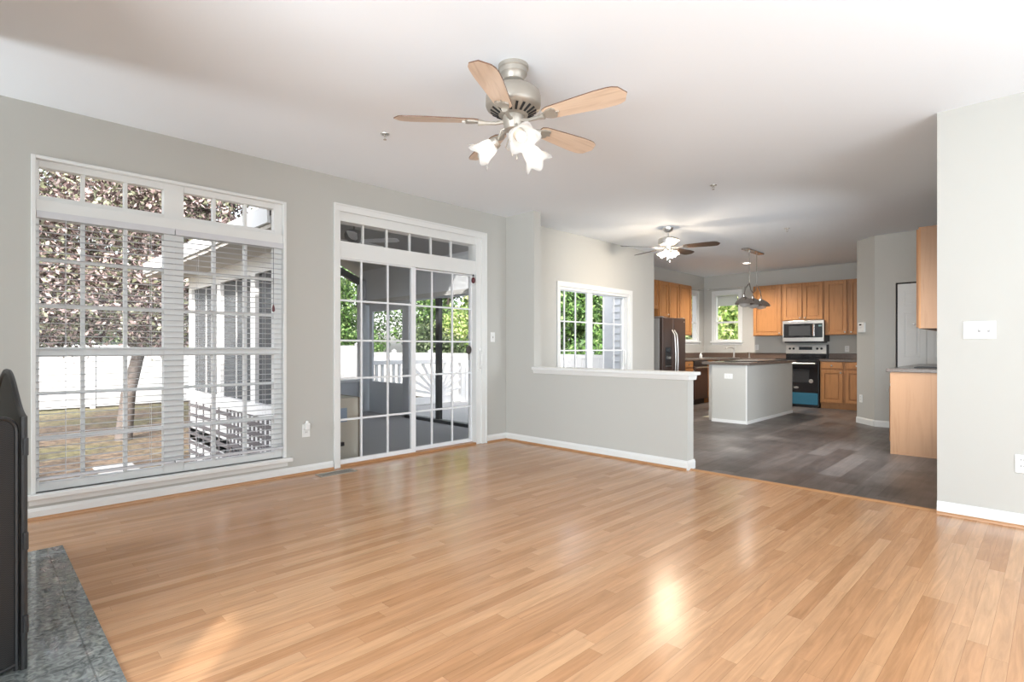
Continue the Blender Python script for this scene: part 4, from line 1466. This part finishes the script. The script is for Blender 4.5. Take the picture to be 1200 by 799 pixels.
# ---- screened porch
PZ = -0.08
PX0, PX1 = -9.3, XO - 0.01
PY0, PY1 = 2.37, 5.40
pr_ = thing('screened_porch', 'screened porch with gable roof, grey carpet and white kneewall', 'porch', (PX0, PY0, GZ))
OX, OY, OZ = PX0, PY0, GZ
def pb_(x0, y0, z0, x1, y1, z1):
    return MB().box(x0 - OX, y0 - OY, z0 - OZ, x1 - OX, y1 - OY, z1 - OZ)
pb_(PX0, PY0, PZ - 0.18, PX1, PY1, PZ).build('porch_floor', M_['carpet'], pr_)
# kneewalls: -Y side and far -X side
pb_(PX0, PY0 + 0.02, PZ, PX1, PY0 + 0.08, 0.34).build('kneewall', M_['porchpaint'], pr_)
pb_(PX0, PY0 + 0.08, PZ, PX0 + 0.06, PY1, 0.50).build('kneewall', M_['porchpaint'], pr_)
pb_(PX0 - 0.03, PY0 - 0.03, 0.34, PX1, PY0 + 0.12, 0.48).build('kneewall_cap', M_['vinyl'], pr_)
pb_(PX0 - 0.03, PY0 + 0.12, 0.48, PX0 + 0.10, PY1, 0.53).build('kneewall_cap', M_['vinyl'], pr_)
# posts on -Y side (white)
for x in (PX0 + 0.0, -7.98, -6.74):
    pb_(x, PY0 - 0.005, 0.48, x + 0.15, PY0 + 0.10, 2.02).build('post', M_['vinyl'], pr_)
pb_(PX0, PY0 + 0.10, 0.53, PX0 + 0.10, PY0 + 0.22, 2.5).build('post', M_['porchpaint'], pr_)
pb_(PX0, PY1 - 0.20, PZ, PX0 + 0.16, PY1, 2.4).build('post', M_['porchpaint'], pr_)
# +Y side: door bay posts then dark thin post
for x, w_ in ((-7.86, 0.12),):
    pb_(x, PY1 - 0.10, PZ, x + w_, PY1, 1.93).build('post', M_['porchpaint'], pr_)
pb_(-7.02, PY1 - 0.07, PZ, -6.93, PY1, 1.93).build('post', M_['post_dark'], pr_)
pb_(-5.4, PY1 - 0.07, PZ, -5.31, PY1, 1.93).build('post', M_['post_dark'], pr_)
pb_(-7.86, PY1 - 0.10, PZ, PX1, PY1, PZ + 0.05).build('sill_plate', M_['post_dark'], pr_)
# headers
pb_(PX0, PY0, 2.0, PX1, PY0 + 0.10, 2.62).build('header', M_['vinyl'], pr_)
pb_(PX0, PY1 - 0.10, 1.93, PX1, PY1, 2.60).build('header', M_['porchpaint'], pr_)
pb_(PX0, PY1 - 0.125, 1.95, PX1, PY1 - 0.10, 2.02).build('header_trim', M_['porchceil'], pr_)
# gable rake beam at far end (dark) and roof
ym = (PY0 + PY1) / 2
hb2 = MB()
def q2(y, z):
    return (y - OY, z - OZ)
hb2.prism([q2(PY0, 2.36), q2(ym, 3.02), q2(PY1, 2.36), q2(PY1, 2.24), q2(ym, 2.90), q2(PY0, 2.24)], 'x', 0.0, 0.10)
hb2.build('rake_beam', mat('beam_grey', (0.20, 0.20, 0.20), 0.7), pr_)
rfb = MB()
sl_r = 0.52
ey0, ey1 = PY0 - 0.47, PY1 + 0.06
zr = 2.36 + sl_r * (ym - ey0)
rfb.prism([q2(ey0, 2.33), q2(ym, zr - 0.03), q2(ey1, zr - 0.03 - sl_r * (ey1 - ym)), q2(ey1, zr - sl_r * (ey1 - ym) - 0.06), q2(ym, zr - 0.09), q2(ey0, 2.27)], 'x', -0.35, PX1 - OX)
rfb.build('ceiling_boards', M_['porchceil'], pr_)
rfb = MB()
rfb.prism([q2(ey0 - 0.03, 2.345), q2(ym, zr + 0.03), q2(ey1 + 0.03, zr + 0.03 - sl_r * (ey1 - ym + 0.03)), q2(ey1 + 0.03, zr - 0.03 - sl_r * (ey1 - ym + 0.03)), q2(ym, zr - 0.03), q2(ey0 - 0.03, 2.30)], 'x', -0.38, PX1 - OX)
rfb.build('roof', M_['shingle'], pr_)
pb_(PX0 - 0.38, ey0 - 0.05, 2.24, PX1, ey0 - 0.02, 2.40).build('fascia', M_['vinyl'], pr_)
pb_(PX0 - 0.36, ey0 - 0.02, 2.20, PX1, PY0, 2.235).build('soffit', mat('beige_soffit', (0.55, 0.52, 0.48), 0.7), pr_)
# screens
pb_(PX0 + 0.1, PY0 + 0.04, 0.48, PX1, PY0 + 0.042, 2.0).build('screen', M_['screen_dark'], pr_)
pb_(PX0 + 0.04, PY0 + 0.2, 0.53, PX0 + 0.042, PY1 - 0.2, 2.4).build('screen', M_['screen'], pr_)
pb_(-7.74, PY1 - 0.03, PZ + 0.05, PX1, PY1 - 0.028, 1.93).build('screen', M_['screen'], pr_)
# screen-frame verticals on -Y side
for x in (-8.6, -7.35, -6.1):
    pb_(x, PY0 + 0.03, 0.48, x + 0.03, PY0 + 0.06, 2.0).build('screen_rail', M_['porchceil'], pr_)
# siding in the gable? lattice skirting below the kneewall
lt = MB()
def lat(x0, x1, px, pz, bw, z0, z1):
    x = x0
    while x < x1:
        lt.box(x - OX, -0.008, z0 - OZ, x + bw - OX, -0.001, z1 - OZ)
        x += px
    z = z0
    while z < z1:
        lt.box(x0 - OX, -0.015, z - OZ, x1 - OX, -0.008, z + bw - OZ)
        z += pz
lat(-9.28, -7.46, 0.34, 0.14, 0.05, GZ + 0.02, 0.33)
lt.build('lattice', M_['lattice'], pr_)
lt = MB()
lat(-7.46, PX1 - 0.05, 0.135, 0.115, 0.055, GZ + 0.02, 0.33)
lt.build('lattice', M_['lattice'], pr_)
pb_(-9.28, PY0 + 0.0, GZ, PX1, PY0 + 0.02, 0.34).build('skirting', M_['vinyl'], pr_)
# porch screen door on +Y side
pd = MB()
x0, x1, yy = -9.10, -7.88, PY1 - 0.06
for (a, b) in ((x0, x0 + 0.11), (x1 - 0.11, x1)):
    pd.box(a - OX, yy - OY, PZ - OZ, b - OX, yy + 0.04 - OY, 1.95 - OZ)
pd.box(x0 + 0.11 - OX, yy - OY, PZ - OZ, x1 - 0.11 - OX, yy + 0.04 - OY, 0.50 - OZ)
pd.box(x0 + 0.11 - OX, yy - OY, 1.80 - OZ, x1 - 0.11 - OX, yy + 0.04 - OY, 1.95 - OZ)
pd.box(-8.50 - OX, yy - OY, 0.50 - OZ, -8.45 - OX, yy + 0.04 - OY, 1.80 - OZ)
pdo = pd.build('screen_door', M_['porchpaint'], pr_, bevel=0.004)
pb_(-8.99, yy + 0.02, 0.50, -7.99, yy + 0.022, 1.80).build('screen', M_['screen'], pdo)

# porch fan
pf = thing('porch_fan', 'grey ceiling fan with white glass lights inside the screened porch', 'ceiling fan', (-7.03, 3.885, zr - 0.09))
MB().lathe([(0.07, 0), (0.06, -0.05), (0.02, -0.07)], seg=20).build('canopy', M_['fridgeside'], pf, smooth=True)
MB().tube([(0, 0, -0.05), (0, 0, -0.50)], 0.014, 10).build('downrod', M_['fridgeside'], pf)
MB().lathe([(0.03, -0.48), (0.11, -0.50), (0.14, -0.55), (0.13, -0.62), (0.07, -0.66), (0.05, -0.72)], seg=28).build('motor_housing', M_['fridgeside'], pf, smooth=True)
for k_ in range(5):
    m = MB()
    m.m = Matrix.Rotation(R(40 + 72 * k_), 4, 'Z') @ Matrix.Translation((0, 0, -0.64)) @ Matrix.Rotation(R(-12), 4, 'X')
    m.prism([(0.10, -0.03), (0.22, -0.06), (0.60, -0.07), (0.65, -0.04), (0.65, 0.04), (0.60, 0.07), (0.22, 0.06), (0.10, 0.03)], 'z', -0.004, 0.004)
    m.build('blade', M_['vinyl'], pf)
for k_ in range(4):
    m = MB()
    m.m = Matrix.Rotation(R(20 + 90 * k_), 4, 'Z') @ Matrix.Translation((0.07, 0, -0.73)) @ Matrix.Rotation(R(-35), 4, 'Y')
    m.lathe([(0.02, 0), (0.04, -0.03), (0.05, -0.07), (0.065, -0.10)], seg=16, cap=False)
    m.build('shade', M_['shade_fabric'], pf, smooth=True)

# beige appliance on the porch
ap = thing('appliance', 'beige boxy appliance with a cable just outside the sliding door', 'appliance', (-5.56, 2.50, PZ))
B(0, 0, 0.0, 0.53, 0.33, 0.70).build('body', M_['beige'], ap, bevel=0.01)
B(0.0, 0.33, 0.0, 0.53, 0.36, 0.70).build('side_panel', M_['beige_dark'], ap)
m = MB()
m.m = Matrix.Translation((0.53, 0.03, 0.52)) @ Matrix.Rotation(PI / 2, 4, 'Y')
m.lathe([(0.075, 0), (0.075, 0.012), (0.055, 0.018), (0.055, 0.008), (0.03, 0.008)], seg=24)
m.build('dial', M_['beige_dark'], ap, smooth=True)
B(0.53, 0.10, 0.46, 0.533, 0.20, 0.60).build('label_plate', M_['bluelabel'], ap)
MB().tube([(0.55, 0.02, 0.36), (0.56, 0.06, 0.28), (0.56, 0.07, 0.24), (0.56, 0.10, 0.20), (0.55, 0.08, 0.10), (0.545, 0.03, 0.05)], 0.005, 6).build('cable', M_['black'], ap, smooth=True)
B(0.535, 0.03, 0.225, 0.575, 0.15, 0.265).build('plug_block', M_['black'], ap, bevel=0.004)

# ---- deck beyond the porch
DZ = -0.12
dk = struct(B(-9.75, PY1 + 0.001, DZ - 0.12, PX1, 8.05, DZ).build('deck_floor', M_['deck']))
struct(B(-9.75, PY1 + 0.001, GZ, PX1, PY1 + 0.05, DZ - 0.12).build('deck_rim', M_['deck']))
rl = thing('deck_railing', 'white deck railing with fan-shaped sunburst panel', 'railing', (-9.6, 5.5, DZ))
def rb(y0, z0, y1, z1, x0=-0.03, x1=0.03):
    return MB().box(x0, y0, z0, x1, y1, z1)
for y in (0.0, 1.15, 2.55):
    p = MB().box(-0.055, y - 0.055, 0, 0.055, y + 0.055, 1.0)
    p.build('post', M_['vinyl'], rl, bevel=0.004)
MB().lathe([(0.03, 1.0), (0.05, 1.01), (0.03, 1.03), (0.062, 1.075), (0.062, 1.10), (0.03, 1.14), (0.004, 1.15)], (0, 1.15, 0), 18).build('finial', M_['vinyl'], rl, smooth=True)
rb(0.0, 0.90, 2.55, 0.985, -0.05, 0.05).build('top_rail', M_['vinyl'], rl, bevel=0.004)
rb(0.0, 0.01, 2.55, 0.17).build('bottom_rail', M_['vinyl'], rl, bevel=0.004)
for k_ in range(7):
    y = 0.14 + k_ * 0.135
    rb(y, 0.17, y + 0.055, 0.90, -0.018, 0.018).build('baluster', M_['vinyl'], rl)
sb = MB()
cy, cz_ = 1.86, 0.20
for k_ in range(11):
    a = R(12 + 15.6 * k_)
    c_, s_ = math.cos(a), math.sin(a)
    tmax = min((0.90 - cz_) / max(s_, 1e-3), 0.64 / max(abs(c_), 1e-3))
    p0 = (cy + 0.10 * c_, cz_ + 0.10 * s_)
    p1 = (cy + tmax * c_, cz_ + tmax * s_)
    nx, nz = -s_ * 0.028, c_ * 0.028
    sb.prism([(p0[0] - nx, p0[1] - nz), (p1[0] - nx, p1[1] - nz), (p1[0] + nx, p1[1] + nz), (p0[0] + nx, p0[1] + nz)], 'x', -0.015, 0.015)
hub = [(cy + 0.2 * math.cos(PI * i / 12), 0.17 + 0.17 * math.sin(PI * i / 12)) for i in range(13)]
sb.prism(hub, 'x', -0.02, 0.02)
sb.build('sunburst_panel', M_['vinyl'], rl)
r2 = thing('deck_railing', 'lower white stair railing right of the sunburst railing', 'railing', (-9.6, 8.12, DZ))
for y in (0.0, 1.2):
    MB().box(-0.05, y, 0, 0.05, y + 0.1, 0.84).build('post', M_['vinyl'], r2)
MB().box(-0.045, 0.1, 0.76, 0.045, 1.2, 0.84).build('top_rail', M_['vinyl'], r2)
MB().box(-0.03, 0.1, 0.06, 0.03, 1.2, 0.13).build('bottom_rail', M_['vinyl'], r2)
for k_ in range(8):
    y = 0.16 + k_ * 0.13
    MB().box(-0.02, y, 0.13, 0.02, y + 0.05, 0.76).build('baluster', M_['vinyl'], r2)
struct(B(-9.75, 8.05, DZ - 0.12, -8.4, 9.5, DZ).build('deck_floor', M_['deck']))

# ---- white fences
def fence(name, label, p0, p1, h, n):
    p0, p1 = Vector((*p0, GZ)), Vector((*p1, GZ))
    d = p1 - p0
    L_ = d.length
    t = thing('vinyl_fence', label, 'fence', p0, math.atan2(d.y, d.x))
    st_ = L_ / n
    m = MB()
    for i in range(n):
        m.box(i * st_ + 0.06, -0.02, 0.05, (i + 1) * st_ - 0.06, 0.02, h - 0.05)
        k_ = 0
        x = i * st_ + 0.12
        while x < (i + 1) * st_ - 0.1:
            m.box(x, -0.028, 0.15, x + 0.14, -0.02, h - 0.15)
            x += 0.155
        m.box(i * st_ + 0.06, -0.035, h - 0.15, (i + 1) * st_ - 0.06, 0.035, h - 0.05)
    m.build('panels', M_['fence'], t)
    for i in range(n + 1):
        q = MB().box(i * st_ - 0.06, -0.06, 0, i * st_ + 0.06, 0.06, h)
        q.add([(i * st_ - 0.075, -0.075, h), (i * st_ + 0.075, -0.075, h), (i * st_ + 0.075, 0.075, h), (i * st_ - 0.075, 0.075, h), (i * st_, 0, h + 0.08)], [(0, 1, 4), (1, 2, 4), (2, 3, 4), (3, 0, 4), (3, 2, 1, 0)])
        q.build('post', M_['fence'], t)
    return t
fence('f', 'long white privacy fence across the left side of yard', (-19.5, -8), (-19.5, 10.9), 1.88, 9)
fence('f', 'white privacy fence along the back right of yard', (-19.3, 11.05), (-5.9, 11.05), 1.62, 6)

# ---- trees
def leaves(name, material, blobs, n, size, parent, seed=1, shell=0.55):
    rng = np.random.default_rng(seed)
    vol = np.array([b[3] * b[4] * b[5] for b in blobs]) ** 0.75
    idx = rng.choice(len(blobs), n, p=vol / vol.sum())
    bl = np.array(blobs)[idx]
    d = rng.normal(size=(n, 3))
    d /= np.linalg.norm(d, axis=1)[:, None]
    rad = shell + (1 - shell) * rng.random(n) ** 0.6
    rad *= 1 + 0.12 * rng.normal(size=n)
    c = bl[:, :3] + d * rad[:, None] * bl[:, 3:6]
    a = rng.normal(size=(n, 3)) + d * 0.4
    a /= np.linalg.norm(a, axis=1)[:, None]
    b = np.cross(a, rng.normal(size=(n, 3)))
    b /= np.linalg.norm(b, axis=1)[:, None]
    s = size * (0.6 + 0.8 * rng.random(n))[:, None]
    V = np.stack([c - a * s, c - b * s * 0.45 , c + a * s, c + b * s * 0.45], axis=1).reshape(-1, 3)
    me = bpy.data.meshes.new(name)
    me.vertices.add(4 * n)
    me.vertices.foreach_set('co', V.ravel())
    me.loops.add(4 * n)
    me.loops.foreach_set('vertex_index', np.arange(4 * n, dtype=np.int32))
    me.polygons.add(n)
    me.polygons.foreach_set('loop_start', np.arange(0, 4 * n, 4, dtype=np.int32))
    me.polygons.foreach_set('loop_total', np.full(n, 4, dtype=np.int32))
    at = me.attributes.new('leafrand', 'FLOAT', 'FACE')
    at.data.foreach_set('value', rng.random(n).astype(np.float32))
    me.update(calc_edges=True)
    me.materials.append(material)
    o = bpy.data.objects.new(name, me)
    col.objects.link(o)
    o.parent = parent
    return o

def tree(label, loc, h, material, blobs, n, size, trunk_r=0.16, lean=(0, 0), seed=1, branches=4):
    t = thing('tree', label, 'tree', loc)
    rnd = random.Random(seed)
    m = MB()
    fk = h * 0.42
    m.tube([(0, 0, -0.1), (lean[0] * 0.3, lean[1] * 0.3, fk * 0.5), (lean[0], lean[1], fk)], [trunk_r, trunk_r * 0.8, trunk_r * 0.65], 10)
    for k in range(branches):
        a = 2 * PI * k / branches + rnd.random()
        q = 0.9 * h * 0.4
        m.tube([(lean[0], lean[1], fk - 0.1), (lean[0] + 0.5 * q * math.cos(a), lean[1] + 0.5 * q * math.sin(a), fk + 0.5 * q), (lean[0] + 0.9 * q * math.cos(a), lean[1] + 0.9 * q * math.sin(a), fk + 1.2 * q)], [trunk_r * 0.5, trunk_r * 0.32, trunk_r * 0.12], 7)
    m.build('trunk', M_['bark'], t, smooth=True)
    leaves('foliage', material, blobs, n, size, t, seed)
    return t
# the plum tree outside the double window
rn = random.Random(3)
bl = []
for i in range(85):
    a = rn.random() * 2 * PI
    q = rn.random() ** 0.5
    bl.append((1.9 * q * math.cos(a) - 0.2, 3.3 * q * math.sin(a) - 0.3, 2.15 + rn.random() ** 1.3 * 4.2, 0.75, 0.75, 0.6))
tree('broad tree with pinkish and pale green leaves outside the double window', (-12.4, 2.05, GZ), 4.2, M_['leaf_pink'], bl, 105000, 0.046, 0.15, (0.15, 0.25), 5, 6)
rn = random.Random(11)
def crown(rx, ry, z0, z1, k, br):
    o = []
    for i in range(k):
        a = rn.random() * 2 * PI
        q = rn.random() ** 0.5
        o.append((rx * q * math.cos(a), ry * q * math.sin(a), z0 + rn.random() * (z1 - z0), br, br, br * 0.8))
    return o
specs = [
    ('tall dark tree beyond the left fence, farthest left in the yard', (-23.4, -4.5), 8.5, 'leaf_dark'),
    ('tall dark tree beyond the left fence, behind the pinkish tree', (-23.4, 0.5), 9.0, 'leaf_dark'),
    ('dark green tree behind the left fence near the porch', (-23.4, 5.0), 8.0, 'leaf_dark'),
    ('green tree beyond fence seen through left sliding pane', (-23.4, 12.4), 7.5, 'leaf_green'),
    ('green tree behind the corner where the two fences meet', (-20.6, 16.3), 7.0, 'leaf_green'),
    ('bright yellow-green tree seen through right sliding pane', (-17.4, 16.6), 7.5, 'leaf_bright'),
    ('darker leafy tree right of the sliding door view, behind back fence', (-14.4, 17.4), 7.0, 'leaf_green'),
    ('leafy green tree seen through the far glass door', (-11.6, 17.0), 6.8, 'leaf_green'),
    ('bright green tree right of the far glass door view', (-8.8, 18.0), 7.0, 'leaf_bright'),
    ('bright yellow-green tree outside the back kitchen window', (-6.0, 17.8), 6.5, 'leaf_bright'),
]
for i, (lb, (x, y), h, mt) in enumerate(specs):
    tree(lb, (x, y, GZ), h, M_[mt], crown(2.2, 2.2, 1.2, h, 38, 0.95), 26000, 0.085, 0.2, (0, 0), 20 + i, 4)
def bush(label, loc, r, h, mt, seed, n=3500):
    t = thing('shrub', label, 'shrub', loc)
    m = MB()
    rnd = random.Random(seed)
    for k in range(5):
        a = 2 * PI * k / 5
        m.tube([(0, 0, -0.05), (0.4 * r * math.cos(a), 0.4 * r * math.sin(a), h * 0.7)], [0.03, 0.01], 6)
    m.build('stems', M_['bark'], t)
    bs = [(0.5 * r * math.cos(2 * PI * k / 6), 0.5 * r * math.sin(2 * PI * k / 6), h * (0.35 + 0.4 * rnd.random()), r * 0.6, r * 0.6, h * 0.35) for k in range(6)]
    leaves('foliage', M_[mt], bs, n, 0.075, t, seed)
bush('large dark shrub behind the corner of the fences', (-17.0, 13.0, GZ), 1.2, 2.7, 'leaf_dark', 41, 6000)
bush('dark shrub behind the back fence seen through right sliding pane', (-13.6, 13.2, GZ), 1.2, 2.6, 'leaf_dark', 42, 6000)
bush('green shrub behind back fence seen through far glass door', (-9.4, 12.9, GZ), 1.1, 2.0, 'leaf_green', 43, 3500)
